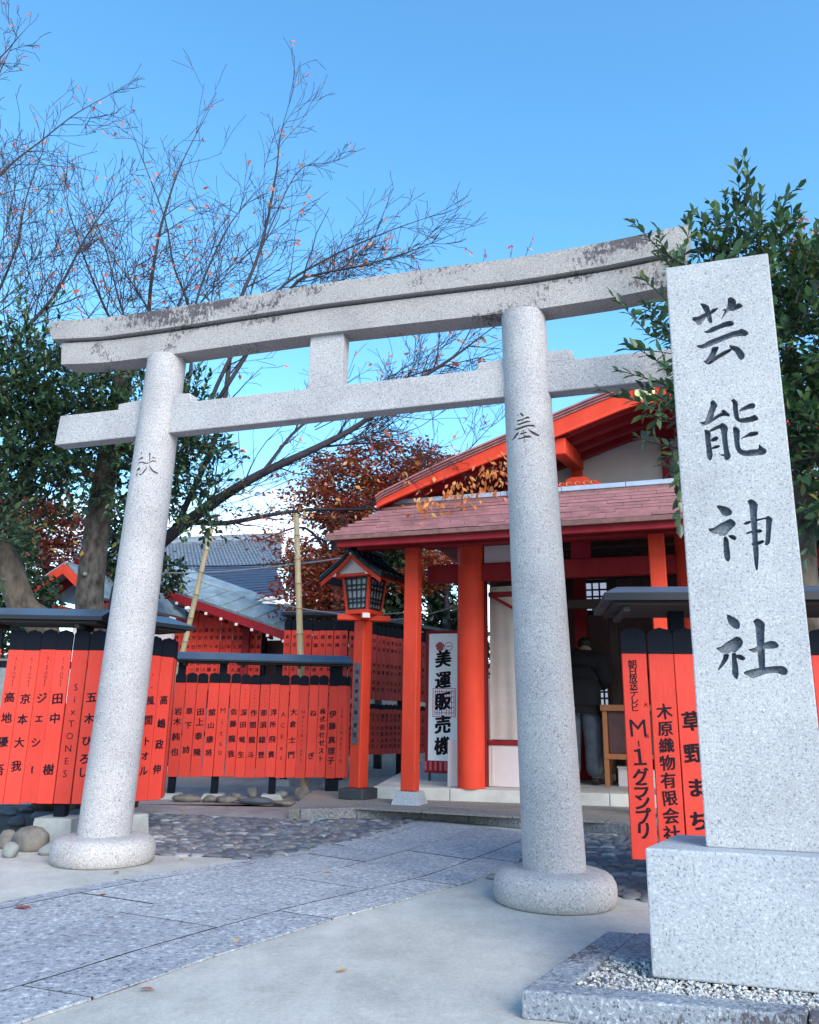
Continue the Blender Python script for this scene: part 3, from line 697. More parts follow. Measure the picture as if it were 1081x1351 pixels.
# shaft
SBl=Vector((1.204,3.368,.54)); SN=Vector((.272,.962,0)); H0=2.60
shaft=MB()
def shp(s,d,z): return SBl+fx*s+SN*d+Vector((0,0,z))
wb=.455; wt=.468
dep=.26
vs=[shp(0,0,0),shp(wb,0,0),shp(wb+.026,dep,0),shp(.026,dep,0),shp(.01,0,H0),shp(wt,0,H0+.01),shp(wt+.026,dep,H0+.01),shp(.036,dep,H0)]
shaft.add(vs,[(0,3,2,1),(4,5,6,7),(0,1,5,4),(1,2,6,5),(2,3,7,6),(3,0,4,7)]); shaft.fix=True
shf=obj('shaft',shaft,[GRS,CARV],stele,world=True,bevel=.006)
dg=bpy.context.evaluated_depsgraph_get(); dg.update(); nm=bpy.data.meshes.new_from_object(shf.evaluated_get(dg)); shf.modifiers.clear(); shf.data=nm
STROKES=[((905,380),11.38,[
[(95,470),(110,430),(180,430),(270,380),(370,350),(390,315),(500,288),(470,330),(400,390),(330,420),(250,520),(230,555),(170,555),(150,510),(110,490)],
[(215,240),(240,225),(300,238),(350,265),(370,330),(385,400),(405,500),(380,535),(345,510),(325,460),(300,380),(262,320),(240,270)],
[(630,155),(680,130),(740,165),(765,210),(755,260),(745,330),(690,348),(640,345),(590,410),(530,485),(545,440),(580,350),(620,280),(635,210)],
[(740,250),(800,220),(850,245),(860,285),(780,320),(700,350),(690,300)],
[(540,335),(590,305),(630,320),(620,350),(575,340)],
[(262,655),(340,630),(380,590),(480,555),(600,500),(680,485),(725,510),(725,550),(690,575),(600,585),(500,620),(400,670),(320,680)],
[(150,860),(260,845),(330,795),(430,755),(560,705),(700,650),(790,630),(840,605),(920,640),(950,685),(910,720),(790,725),(680,745),(560,800),(430,850),(330,890),(250,915),(190,895)],
[(395,885),(495,875),(500,900),(460,980),(440,1040),(380,1080),(330,1100),(300,1080),(330,1040),(375,960)],
[(270,1090),(310,1080),(400,1070),(460,1010),(560,950),(680,900),(700,935),(600,1000),(500,1060),(420,1110),(360,1155),(290,1130)],
[(645,855),(700,860),(790,875),(850,930),(890,990),(885,1045),(835,1085),(800,1060),(765,1000),(730,945),(690,930)]]),
((915,515),9.827,[
[(220,145),(260,120),(300,165),(318,195),(300,235),(275,280),(262,350),(230,400),(160,460),(95,430),(75,412),(150,405),(170,350),(195,270),(225,200)],
[(230,400),(265,345),(350,290),(390,290),(440,330),(360,335),(270,395),(170,455)],
[(355,262),(400,245),(440,280),(478,310),(475,340),(430,335),(380,300)],
[(140,505),(215,520),(228,560),(225,650),(240,740),(255,830),(245,890),(215,915),(190,885),(172,840),(168,740),(155,640),(150,560)],
[(200,520),(280,470),(345,440),(380,415),(430,450),(455,490),(440,560),(450,680),(465,780),(492,850),(470,890),(430,912),(400,890),(400,820),(385,720),(370,600),(355,490),(290,515),(225,540)],
[(320,815),(360,828),(405,825),(405,855),(370,850)],
[(225,630),(290,590),(335,610),(315,645),(270,665),(225,665)],
[(235,745),(280,715),(330,705),(352,725),(320,750),(240,765)],
[(485,130),(525,105),(560,130),(583,165),(580,230),(590,300),(600,365),(650,355),(740,340),(800,310),(845,350),(845,385),(790,400),(690,425),(620,420),(570,400),(540,370),(520,290),(512,200),(510,155)],
[(590,270),(620,230),(680,195),(740,165),(795,165),(808,200),(795,235),(730,240),(660,262),(600,275)],
[(512,480),(550,462),(605,505),(605,580),(600,680),(620,760),(680,780),(760,765),(850,760),(850,690),(900,735),(950,765),(955,800),(920,835),(820,845),(730,858),(650,850),(590,820),(550,760),(530,660),(522,560)],
[(612,625),(680,580),(740,535),(845,532),(845,575),(780,595),(700,605),(630,628)]]),
((925,650),10.295,[
[(212,175),(250,168),(340,185),(400,215),(432,265),(410,305),(330,325),(285,300),(260,245),(235,225)],
[(95,485),(170,480),(250,425),(340,380),(400,350),(450,375),(480,415),(465,450),(420,490),(370,545),(330,590),(290,580),(260,600),(240,560),(170,560),(120,525)],
[(250,565),(300,560),(270,620),(220,690),(180,750),(130,785),(95,780),(140,720),(190,650)],
[(310,600),(345,590),(380,640),(385,720),(402,820),(400,905),(380,938),(350,930),(318,880),(310,780),(305,680)],
[(365,580),(430,568),(480,595),(490,625),(465,650),(420,635),(385,605)],
[(522,440),(560,450),(600,510),(612,580),(620,680),(700,678),(705,715),(640,735),(600,742),(572,715),(560,650),(540,560),(525,480)],
[(570,420),(620,390),(680,378),(770,355),(880,335),(915,308),(980,350),(965,420),(955,540),(945,670),(925,705),(890,720),(865,700),(880,640),(885,520),(888,400),(885,355),(780,385),(700,400),(640,435),(600,440)],
[(612,545),(680,515),(770,500),(800,490),(845,515),(820,545),(760,550),(690,545),(620,570)],
[(690,680),(780,660),(840,640),(870,655),(850,685),(780,715),(690,720)],
[(628,110),(680,82),(740,110),(783,165),(770,200),(765,320),(770,480),(775,640),(790,780),(785,940),(775,1050),(755,1060),(735,1000),(722,900),(710,780),(700,620),(685,440),(668,320),(665,200),(650,150)]]),
((935,800),9.4,[
[(228,92),(300,125),(370,165),(395,215),(390,265),(370,285),(310,270),(260,225),(235,170)],
[(92,515),(160,500),(230,440),(300,400),(350,370),(405,390),(435,440),(420,490),(370,540),(330,580),(290,560),(240,590),(165,580),(120,545)],
[(190,590),(260,590),(250,650),(200,720),(150,775),(120,800),(120,770),(150,710),(180,650)],
[(290,580),(345,575),(350,650),(370,740),(378,850),(360,915),(320,880),(290,835),(295,750),(290,660)],
[(340,600),(400,595),(455,630),(462,655),(430,675),(380,660),(350,640)],
[(550,185),(605,142),(660,170),(705,215),(700,280),(695,400),(700,520),(705,650),(705,770),(700,830),(640,830),(625,740),(612,600),(600,450),(590,330),(582,230)],
[(485,535),(540,525),(590,508),(700,450),(770,425),(830,432),(875,475),(870,510),(810,525),(740,530),(700,525),(590,560),(570,580),(530,560)],
[(430,820),(500,790),(600,768),(720,752),(820,740),(920,738),(970,765),(990,800),(975,850),(920,855),(850,825),(760,830),(690,845),(620,870),(545,898),(490,860),(450,845)]])]
sh=Matrix.Translation(stele.location).inverted()
def chaikin(P):
    o_=[]
    for i in range(len(P)):
        a=P[i]; b=P[(i+1)%len(P)]; o_.append((a[0]*.8+b[0]*.2,a[1]*.8+b[1]*.2)); o_.append((a[0]*.2+b[0]*.8,a[1]*.2+b[1]*.8))
    return o_
import mathutils.geometry as mg
cur=shf
for (ox,oy),k,strs in STROKES:
    for si,P in enumerate(strs):
        P=chaikin(P)
        W=[PL(ox+p[0]/k, oy+p[1]/k, SBl, SN) for p in P]
        st2=[((w-SBl).dot(fx)/1.0, w.z) for w in W]
        # (fx, SN) is not exactly orthonormal; rebuild on the face
        ar=sum(st2[i][0]*st2[(i+1)%len(st2)][1]-st2[(i+1)%len(st2)][0]*st2[i][1] for i in range(len(st2)))
        if ar<0: st2=st2[::-1]
        n=len(st2); ins=[]
        for i in range(n):
            a=Vector(st2[i-1]); b=Vector(st2[i]); c=Vector(st2[(i+1)%n]); t=(c-a).normalized(); ins.append(b+Vector((-t.y,t.x))*.0035)
        dpt=.030+.003*(si%3)
        pt=lambda q,d: SBl+fx*q[0]+SN*d+Vector((0,0,q[1]-SBl.z))
        cb=MB(); vs=[pt(q,-.01) for q in st2]+[pt(q,.0002) for q in st2]+[pt(q,dpt) for q in ins]
        fs=[tuple(range(n)), tuple(range(2*n,3*n))[::-1]]
        for j in (0,1):
            for i in range(n): fs.append((j*n+i, (j+1)*n+i, (j+1)*n+(i+1)%n, j*n+(i+1)%n))
        cb.add(vs,fs); cb.fix=True
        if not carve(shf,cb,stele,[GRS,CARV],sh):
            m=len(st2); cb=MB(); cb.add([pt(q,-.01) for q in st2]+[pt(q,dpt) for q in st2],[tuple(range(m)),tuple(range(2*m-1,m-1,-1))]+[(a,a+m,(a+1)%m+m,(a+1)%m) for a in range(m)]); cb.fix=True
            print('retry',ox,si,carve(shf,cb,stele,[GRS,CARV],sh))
print('stele polys',len(shf.data.polygons))
# plinth of rough border slabs holding white gravel
PO=Vector((.424,3.127,0)); 
plin=thing('plinth_border','low dark rough granite kerb round the marker pedestal, filled with gravel','plinth',PO,0)
far=Vector((.938,3.991,0)); py_=(far-PO); pl=py_.length*1.02; py_.normalize(); px_=Vector((.962,-.272,0))*1.0
rt=Vector((1.368,2.908,0)); px_=(rt-PO).normalized()
def pk(a,b): v=PO+px_*a+py_*b; return (v.x,v.y)
def pks(a0,a1,b0,b1,z0,z1): return MB().slab([pk(a0,b0),pk(a1,b0),pk(a1,b1),pk(a0,b1)],z0,z1)
for a0,a1,b0,b1 in ((0,.93,0,.118),(.936,1.86,0,.118),(0,.135,.124,.56),(0,.135,.566,1.02),(.141,.74,.90,1.02),(.746,1.86,.90,1.02),(.141,.38,.55,.894)):
    obj('border_slab',pks(a0,a1,b0,b1,0,.088+rng.uniform(-.002,.004)),GRD,plin,bevel=.008,world=True)
gb=flat('gravel_bed',[pk(.136,.119),pk(1.86,.119),pk(1.86,.899),pk(.136,.899)],.05,ROCKW)
mb=MB(); T=[(1,0,0),(-.5,.8,0),(-.5,-.8,0),(0,0,.9),(0,0,-.6)]; TF=[(0,1,3),(1,2,3),(2,0,3),(1,0,4),(2,1,4),(0,2,4)]
for i in range(3600):
    a=rng.uniform(.145,1.75); b=rng.uniform(.122,.36 if a>.40 else .54); v=pk(a,b); s_=rng.uniform(.006,.0135)
    M=Matrix.Translation((v[0],v[1],.062+rng.uniform(0,.022)))@Matrix.Rotation(rng.uniform(0,6.3),4,'Z')@Matrix.Rotation(rng.uniform(0,6.3),4,'X')@Matrix.Diagonal((s_,s_*.8,s_*.7,1)); mb.add(T,TF,0,M)
GRV=granite('gravel_chips',(.28,.28,.28),(.50,.50,.49),(.72,.72,.70),14,bmp=.1)
o=obj('gravel',mb,GRV,None,kind='stuff',label='white and grey gravel chips filling the kerb around the marker pedestal',cat='gravel')

# ================================================================== NAME-BOARD FENCES
def board_mesh(w,zb,zr,zt,mats,th=.022,name='board'):
    c=.003; out_=[(-w/2,zb),(w/2,zb),(w/2,zr)]
    mb=MB(); mb.fix=True
    mb.cbox(-w/2,w/2,0,th,zb,zr,.003,0)
    P=[(-w/2,zr),(w/2,zr),(w/2,zt-.035),(w*.36,zt-.010),(w*.16,zt-.004),(0,zt+.004),(-w*.16,zt-.004),(-w*.36,zt-.010),(-w/2,zt-.035)]
    mb.prism(P,-.001,th+.001,1); return mb.mesh(name,mats)
def fence(name,label,pts,zb,zr,zt,boards,posts,cap,foot=.0,group='name board fences',w_gap=.006,cap_z=None,texts=None,rails=(.45,.9)):
    """pts: polyline of (x,y); boards: list of (segment, centre distance, width, [text specs])"""
    P=[Vector((p[0],p[1],0)) for p in pts]; root=thing(name,label,'fence',P[0],0,group)
    def fr(i): 
        d=(P[i+1]-P[i]).normalized(); return P[i],d,Vector((-d.y,d.x,0))
    cache={}
    for (si,c,w,tx) in boards:
        p,d,n=fr(si); k=(round(w,3),rng.randrange(1)); 
        if k not in cache: cache[k]=board_mesh(w-w_gap,zb,zr,zt,[VB,BLK])
        o=link('board',cache[k],root); q=p+d*c-P[0]; o.location=(q.x,q.y,rng.uniform(-.006,.006)); o.rotation_euler=(rng.uniform(-.004,.004),rng.uniform(-.003,.003),math.atan2(d.y,d.x))
        if tx:
            mb=MB(); H=zr-zb; small=label.startswith(('dark red name','upper tier','lower tier'))
            for t in tx:
                if not small: mb=MB()
                chars,f,size=t[0],t[1],t[2]; dx=t[3] if len(t)>3 else 0; b_=t[4] if len(t)>4 else .016; wx=t[5] if len(t)>5 else 1.0
                fz=f if isinstance(f,list) else spread(len(chars),*f)
                text_into(mb,chars,dx,[zr-H*v for v in fz],size,-.0015,0,wx,-.05,b_,.10)
                if not small: obj('lettering',mb,INK,o)
            if small: obj('lettering',mb,INK,o,kind='stuff')
    for si,c in posts:
        p,d,n=fr(si); q=p+d*c+n*.075-P[0]; a=math.atan2(d.y,d.x); M=Matrix.Translation((q.x,q.y,0))@Matrix.Rotation(a,4,'Z')
        o=obj('post',MB().cbox(-.045,.045,-.045,.045,foot,(cap_z or zt)+.05,.004,0,M),BLK,root)
        if foot>0: 
            mb=MB(); mb.fix=True; b0,b1=(.165,.150) if foot>.18 else (.15,.12)
            mb.add([(-b0,-b0,0),(b0,-b0,0),(b0,b0,0),(-b0,b0,0),(-b1,-b1,foot),(b1,-b1,foot),(b1,b1,foot),(-b1,b1,foot)],[(0,3,2,1),(4,5,6,7),(0,1,5,4),(1,2,6,5),(2,3,7,6),(3,0,4,7)],0,M)
            obj('footing',mb,CONC,root,bevel=.008)
    for i in range(len(P)-1):
        p,d,n=fr(i); L=(P[i+1]-P[i]).length; M=Matrix.Translation((p-P[0]))@Matrix.Rotation(math.atan2(d.y,d.x),4,'Z')
        for f in rails:
            z=zb+(zr-zb)*f; obj('rail',MB().box(.01,L-.01,.024,.032,z-.03,z+.03,0,M),BLK,root)
    if cap:
        for i in cap[0]:
            p,d,n=fr(i); L=(P[i+1]-P[i]).length; hw,z0,th,rise=cap[1:5]; e0,e1=cap[5],cap[6]
            if i!=cap[0][0]: e0=0.0
            if i!=cap[0][-1]: e1=0.0
            cy=.05; M=Matrix.Translation((p-P[0]))@Matrix.Rotation(math.atan2(d.y,d.x),4,'Z')
            mb=MB(); mb.fix=True
            pr=[(cy-hw,z0),(cy+hw,z0),(cy+hw,z0+th),(cy+.03,z0+th+rise),(cy-.03,z0+th+rise),(cy-hw,z0+th)]
            n_=6; X0,X1=-e0,L+e1; hip0=.12 if e0>.05 else 0; hip1=.12 if e1>.05 else 0
            vs=[]
            for X,h in ((X0,hip0),(X1,-hip1)):
                for kq,(y_,z_) in enumerate(pr): vs.append((X+(h if kq in(3,4) else 0),y_,z_))
            fs=[tuple(range(6)),tuple(range(11,5,-1))]+[(k,k+6,(k+1)%6+6,(k+1)%6) for k in range(6)]
            b_=len(mb.f); mb.add(vs,fs,1,M)
            for q_ in range(b_+2,b_+8):
                if q_-b_-2 in (2,3,4): mb.m[q_]=0
            mb.fix=True; obj('cap_roof',mb,[CAPM,CAPF],root)
            mb=MB().box(X0+.06,X1-.06,cy-hw+.05,cy+hw-.05,z0-.022,z0-.002,0,M); obj('cap_board',mb,CAPU,root)
            mb=MB(); mb.fix=True
            k=X0+.14
            while k<X1-.1: obj('cap_bearer',MB().cbox(k-.02,k+.02,cy-hw+.08,cy+hw-.08,z0-.06,z0-.023,.003,0,M),CAPU,root); k+=.75
    return root
def xat(px,py,Y):   # x of the sight line at depth Y
    d=ray(px,py); return d.x/d.y*Y
SIX='SixTONES'; sm=lambda: (SIX,(.06,.235),.034,.010,.004)
YA=6.86; a0=xat(-70,853,YA); cA=xat(142,853,YA); YA2=7.42; eA=xat(229,868,YA2)
zbA,zrA,ztA=.30,1.545,1.715
def tA(px): return xat(px,853,YA)-a0
bA=[(0,tA(px),.139,t) for px,t in ((-51,None),(-30,None),(-9,[('森本慎太郎',(.20,.8),.085)]),(22,[(SIX,(.06,.235),.034,.010,.004),('高地優吾',[.32,.455,.61,.79],.088)]),(43.5,[sm(),('京本大我',[.325,.46,.61,.76],.088)]),
  (64.5,[sm(),('ジェシー',[.325,.455,.615,.79],.088)]),(85,[sm(),('田中樹',[.325,.455,.785],.092)]),(106.5,[(SIX,(.25,.81),.078,0,.0)]),(129,[('五木ひろし',[.315,.455,.60,.715,.80],.088)]))]
L2=math.dist((cA,YA),(eA,YA2)); n2=5
dots=[('・',[.14],.05),('・',[.22],.05)]
bA+=[(1,L2*(i+.5)/n2,L2/n2+.003,t) for i,t in enumerate((None,[('木村拓也',(.3,.78),.085)],[('松下優',(.3,.78),.085)],[('・・',[.14,.23],.05),('風間トオル',[.32,.455,.60,.70,.80],.085)],[('高嶋政伸',[.31,.475,.62,.79],.088)]))]
eA3=(xat(234,868,7.72),7.72)
bA+=[(2,.09,.135,None),(2,.235,.135,None)]
fence('name_board_fence','long red name board fence with black tips behind the left gate pillar',[(a0,YA),(cA,YA),(eA,YA2),eA3],zbA,zrA,ztA,bA,[(0,tA(103)),(0,.2),(1,L2*.55)],
      ([0,1],.25,1.785,.034,.085,.5,.06),foot=.20,cap_z=1.75)
# middle fence
YB=10.62; YB2=10.86; b0=xat(226,960,YB); b1=xat(300,960,YB+.08); b2=xat(457,960,YB2)
zbB,zrB,ztB=.275,1.455,1.585
LB0=math.dist((b0,YB),(b1,YB+.08)); LB1=math.dist((b1,YB+.08),(b2,YB2))
lf=[('岩木純也',[.31,.42,.58,.74],.10),('草下詩',[.31,.46,.72],.092),('田上泰隆',[.31,.42,.57,.74],.10),('舘山康将',[.32,.46,.61,.75],.092),('Mitsu',[.30,.42,.54,.65,.74],.10,0,.002)]
ac=('ACEes',(.07,.235),.030,.004,.0)
rt_=[('佐藤龍我',[.31,.44,.60,.76],.088),('深田竜生',[.31,.44,.60,.76],.088),('作間龍斗',[.31,.44,.60,.76],.088),('那須雄登',[.31,.44,.60,.76],.088),('浮所飛貴',[.31,.44,.60,.76],.088),('ACEes',[.32,.44,.56,.68,.78],.085,0,.0),('大倉士門',[.30,.43,.60,.76],.092),('Nutribright',(.29,.80),.06,0,.003),('ねぎ',[.31,.77],.09),('株式会社ゼスト',(.29,.80),.080),('伊藤真理子',[.31,.44,.59,.71,.81],.098),('ERICMARTIN',(.28,.82),.068,0,.0,.7)]
bB=[(0,LB0*(i+.5)/5,LB0/5*.985,[t]) for i,t in enumerate(lf)]
for i,t in enumerate(rt_):
    tx=[t] if i>=5 else [ac,t]
    if i==9: tx=[t,('・・',[.14,.23],.05)]
    bB.append((1,LB1*(i+.5)/12+.006,LB1/12,tx))
bB+=[(2,.08,.12,None)]
fence('name_board_fence','short red name board fence with dark blue cap beside the lantern post',[(b0,YB),(b1,YB+.08),(b2,YB2),(b2+.06,YB2+.25)],zbB,zrB,ztB,bB,[(0,.06),(0,.6),(1,.62),(1,1.35),(1,LB1-.12)],
      ([0,1],.17,1.735,.022,.10,.04,.10),foot=.07,cap_z=1.70)
# right fence, passing behind the marker
YC=5.03; c0=xat(826,985,YC); dirC=Vector((math.cos(R(-8)),math.sin(R(-8)),0)); LC=2.6; c1=(c0+dirC.x*LC,YC+dirC.y*LC)
bC=[(0,.078,.157,[('朝日放送テレビ',(.055,.275),.055,-.012,.008),('M',[.375],.155,.0,.0),('大',[.26],.03,.055,.004),('図',[.415],.025,.05,0),('ー',[.452],.055,.0,.008),('１',[.515],.13,.0,.010),('グランプリ',[.61,.675,.73,.80,.865],.10)]),
    (0,.239,.157,[('木原織物有限会社',(.29,.875),.096,.0,.012)]),(0,.400,.157,[('草野まち',[.335,.49,.655,.81],.115,.0,.02)])]
bC+=[(0,.561+.161*i,.157,[('松原佳代',(.3,.8),.10)] if i%2 else None) for i in range(12)]
fence('name_board_fence','tall red name board fence standing behind the carved marker post',[(c0,YC),c1],.235,1.44,1.60,bC,[(0,.36),(0,1.5),(0,2.4)],([0],.36,1.735,.045,.09,.12,.05),foot=.15,cap_z=1.70)

# ------- far fences with many small rows
KJ='石宮陽台つ林内森ときお吉北会野明子川本村上田山中原井佐藤高木松清水竹久'
def minirows(rows,size):
    t=[]
    for f in rows: t.append((rng.choice(KJ),[f],size,0,.012))
    return t
def farfence(label,pts,zb,zr,zt,pitch,rows,size,cap,posts,**k):
    bs=[]
    for si in range(len(pts)-1):
        L=math.dist(pts[si],pts[si+1]); n=int(L/pitch)
        for i in range(n): bs.append((si,pitch*(i+.5),pitch,minirows(rows,size)))
    return fence('name_board_fence',label,pts,zb,zr,zt,bs,posts,cap,**k)
ptD=[(xat(228,860,16.0),16.0),(xat(352,860,15.6),15.6)]
farfence('dark red name boards under the teal shed roof, left of the first bamboo pole',ptD,1.45,3.06,3.10,.125,[.22,.31,.42,.62,.70],.085,None,[(0,.1),(0,1.9)],foot=.1,rails=(.2,.8))
ptE=[(xat(374,850,14.0),14.0),(xat(462,850,13.9),13.9),(xat(549,880,11.7),11.7)]
ptE=[(xat(374,850,13.0),13.0),(xat(462,850,12.9),12.9),(xat(600,880,15.4),15.4)]
farfence('upper tier of red name boards behind the lantern post',ptE,1.35,2.42,2.60,.118,[.10,.22,.47,.58,.74,.84],.07,([0,1],.12,2.66,.05,.03,.05,.05),[(0,.1),(0,1.0),(1,1.5)],foot=.1)
ptE2=[(p[0]+.01,p[1]-.03) for p in ptE]
farfence('lower tier of red name boards behind the lantern post',ptE2,.48,1.20,1.28,.118,[.14,.24,.42,.55,.70,.82],.07,None,[(1,1.5)],foot=.1)

# ================================================================== BAMBOO PROPS
def bamboo(label,a,b,r):
    root=thing('bamboo_pole',label,'bamboo pole',a,0,'bamboo props under the cherry branch'); a=Vector(a); b=Vector(b); L=(b-a).length
    n=max(3,int(L/.34)); mb=MB(); mj=MB()
    for i in range(n):
        p=a+(b-a)*(i/n); q=a+(b-a)*((i+1)/n); r0=r*(1-.22*i/n)
        mb.tube([p,p+(q-p)*.04,p+(q-p)*.5,p+(q-p)*.96,q],[r0*1.12,r0,r0*.97,r0,r0*1.1],10)
        mj.tube([q-(b-a).normalized()*.006,q+(b-a).normalized()*.006],[r0*1.16,r0*1.16],10)
    obj('culm',mb,BAMB,root,smooth=True,world=True); obj('node_rings',mj,BAMJ,root,world=True)
t1=D(279,697,11.9); b1_=D(240,866,11.84); dd=(b1_-t1); foot1=t1+dd*((0-t1.z)/dd.z)
bamboo('slanting bamboo pole propping the cherry branch, behind the left of the short fence',foot1,t1,.045)
t2=D(391,676,11.45); foot2=Vector((D(402,1046,11.15).x,11.12,0)); bamboo('upright bamboo pole propping the cherry branch above the short fence',foot2,t2,.052)
#PART3
# ================================================================== LANTERN
LP=Vector((-.55,9.88,.112)); lan=thing('post_lantern','red wooden post lantern with dark curved roof and latticed glass box','lantern',LP,R(-30))
def lb(*a,**k): return MB().cbox(*a,**k)
obj('base_stone',lb(-.17,.17,-.17,.17,0,.125,.01),plain('black_base_stone',(.03,.035,.045),.6,.3,8,bmp=.3),lan)
LM=Matrix.Rotation(R(38),4,'Z'); LQ=Matrix.Rotation(R(-9),4,'Z')
obj('post',lb(-.082,.082,-.082,.082,.126,2.10,.008,0,LQ),VP,lan)
o=obj('plaque',lb(-.052,.052,-.0885,-.083,.62,1.58,.002),BRNZ,lan); o.rotation_euler=(0,0,R(-9)); mb=text_into(MB(),'本殿参拝亀董吉',0,[1.47,1.36,1.24,1.14,.99,.84,.73],.055,-.0892,bold=.012); obj('lettering',mb,INK,o)
obj('crossbar',lb(-.33,.33,-.055,.055,2.101,2.17,.006,0,LM),VP,lan); obj('crossbar',lb(-.053,.053,-.34,.34,2.094,2.165,.006,0,LM),VP,lan)
for a,b in ((-.056,-.347),):
    obj('bar_end_cap',lb(-.045,.045,-.349,-.341,2.10,2.16,.003,0,LM),WHT,lan)
obj('tray',lb(-.17,.17,-.17,.17,2.171,2.225,.006),VP,lan)
z0,z1,w0,w1=2.226,2.62,.148,.190
fr=MB(); 
for sx in(-1,1):
    for sy in(-1,1):
        q=.017; P0=(sx*w0,sy*w0); P1=(sx*w1,sy*w1)
        vs=[(P0[0]+dx*q,P0[1]+dy*q,z0) for dx,dy in((-1,-1),(1,-1),(1,1),(-1,1))]+[(P1[0]+dx*q,P1[1]+dy*q,z1) for dx,dy in((-1,-1),(1,-1),(1,1),(-1,1))]
        fr.add(vs,[(0,3,2,1),(4,5,6,7),(0,1,5,4),(1,2,6,5),(2,3,7,6),(3,0,4,7)])
obj('box_frame',fr,VP,lan)
for k in range(4):
    M=Matrix.Rotation(k*math.pi/2,4,'Z'); g=MB(); yy0,yy1=-w0-.004,-w1-.004
    def fp(u,v,off=0): # u -1..1, v 0..1 on the leaning face
        w=(w0+(w1-w0)*v)-.022; return (u*w, yy0+(yy1-yy0)*v-off, z0+(z1-z0)*v)
    g.add([fp(-1,.02,-.01),fp(1,.02,-.01),fp(1,.98,-.01),fp(-1,.98,-.01)],[(0,1,2,3)],0,M); go=obj('pane',g,GLS,lan)
    l=MB()
    def bar(u0,u1,v0,v1):
        vs=[fp(u0,v0,0),fp(u1,v0,0),fp(u1,v1,0),fp(u0,v1,0),fp(u0,v0,.010),fp(u1,v0,.010),fp(u1,v1,.010),fp(u0,v1,.010)]
        l.add(vs,[(0,3,2,1),(4,5,6,7),(0,1,5,4),(1,2,6,5),(2,3,7,6),(3,0,4,7)],0,M)
    for u in(-.93,-.45,0,.45,.93): bar(u-(.07 if abs(u)>.9 else .05),u+(.07 if abs(u)>.9 else .05),0,1)
    for v in(.03,.22,.34,.62,.76,.97): bar(-1,1,v-.03,v+.03)
    l.fix=True; obj('lattice',l,BLKM,go)
# roof: curved gable
def rc(x): t=abs(x)/.46; return 2.97-.35*t**.80
prof=[(x,rc(x)) for x in np.linspace(-.46,.46,21)]
def roofband(dx,y0,y1,up,th,mat,name,sc=1.0):
    top=[(x*sc,z+up) for x,z in prof]; bot=[(x*sc,z+up-th) for x,z in prof][::-1]
    m=MB(); n=len(top)
    vs=[];fs=[]
    for y in(y0,y1):
        for p in top+bot[:]: vs.append((p[0],y,p[1]))
    N2=2*n
    for i in range(N2): fs.append((i,(i+1)%N2,(i+1)%N2+N2,i+N2))
    for i in range(n-1): fs.append((i,N2-1-i,N2-2-i,i+1)); fs.append((N2+i,N2+i+1,2*N2-2-i,2*N2-1-i))
    m.add(vs,fs); m.fix=True; return obj(name,m,mat,lan)
roofband(0,-.36,.36,.0,.045,BLKM,'roof')
roofband(0,-.34,-.315,-.046,.060,VP,'barge_board',.95); roofband(0,.315,.34,-.046,.060,VP,'barge_board',.95)
m=MB()
for k in range(6):
    y=-.33+k*.132
    for sgn in(-1,1):
        pts=[(sgn*x,y,rc(x)+.012) for x in np.linspace(.03,.455,8)]; m.tube(pts,.017,6)
obj('roof_roll',m,BLKM,lan,smooth=True)
m=MB(); m.cbox(-.035,.035,-.40,.40,2.965,3.035,.012); m.cbox(-.05,.05,-.43,-.39,2.94,3.10,.012); obj('ridge',m,BLKM,lan)
m=MB(); m.prism([(-.30,2.64),(.30,2.64),(.12,2.83),(0,2.88),(-.12,2.83)],-.25,-.24); obj('gable_panel',m,WHT,lan)
m=MB()
for sgn in(-1,1): m.cbox(sgn*.24-.03,sgn*.24+.03,-.33,.33,2.622,2.675,.004)
m.cbox(-.21,.21,-.30,-.22,2.622,2.655,.004); obj('roof_plate',m,VP,lan)
m=MB()
for sgn in(-1,1): m.cbox(sgn*.24-.027,sgn*.24+.027,-.336,-.331,2.626,2.671,.002)
m.cbox(-.018,.018,-.352,-.341,2.885,2.915,.003); obj('beam_end_cap',m,WHT,lan)

# ================================================================== SHRINE HALL
hall=thing('shrine_hall','vermilion shrine hall with mauve shingle porch roof, white gable and open front','building',BO,BR)
flo=[(-.36,10.03),(7.5,8.72),(9,16.5),(.6,18),(-.1,12.5)]
platf=link('platform', MB().slab(flo,.10,.245).mesh('platform',STEP), kind='structure')
# kerb blocks on the step's front edge
a=Vector((-.37,10.02,0)); d=Vector((7.87,-1.31,0)); Lk=d.length; d.normalize(); nn_=Vector((-d.y,d.x,0)); x=0
while x<Lk-.9:
    w=.92 ; A=a+d*(x+.004); B=a+d*(x+w-.004)
    obj('step_stone',MB().slab([tuple((A-nn_*.02))[:2],tuple((B-nn_*.02))[:2],tuple((B+nn_*.30))[:2],tuple((A+nn_*.30))[:2]],.108,.249),STEP,platf,bevel=.006); x+=w
def hp(px,py,n):
    p=PL(px,py,BO+NN*n,NN); return ((p-BO).dot(U),p.z)
def hb(name,s0,s1,n0,n1,z0,z1,mat,c=.006,parent=None): return obj(name,MB().cbox(s0,s1,n0,n1,z0,z1,c),mat,parent or hall)
for s in (0,2.81,5.62):
    hb('porch_post',s-.085,s+.085,-.085,.085,.255,3.04,VP,.010)
    m=MB(); m.fix=True; m.add([(s-.17,-.17,.10),(s+.17,-.17,.10),(s+.17,.17,.10),(s-.17,.17,.10),(s-.125,-.125,.254),(s+.125,-.125,.254),(s+.125,.125,.254),(s-.125,.125,.254)],[(0,3,2,1),(4,5,6,7),(0,1,5,4),(1,2,6,5),(2,3,7,6),(3,0,4,7)])
    obj('post_base',m,GRP,hall,bevel=.006)
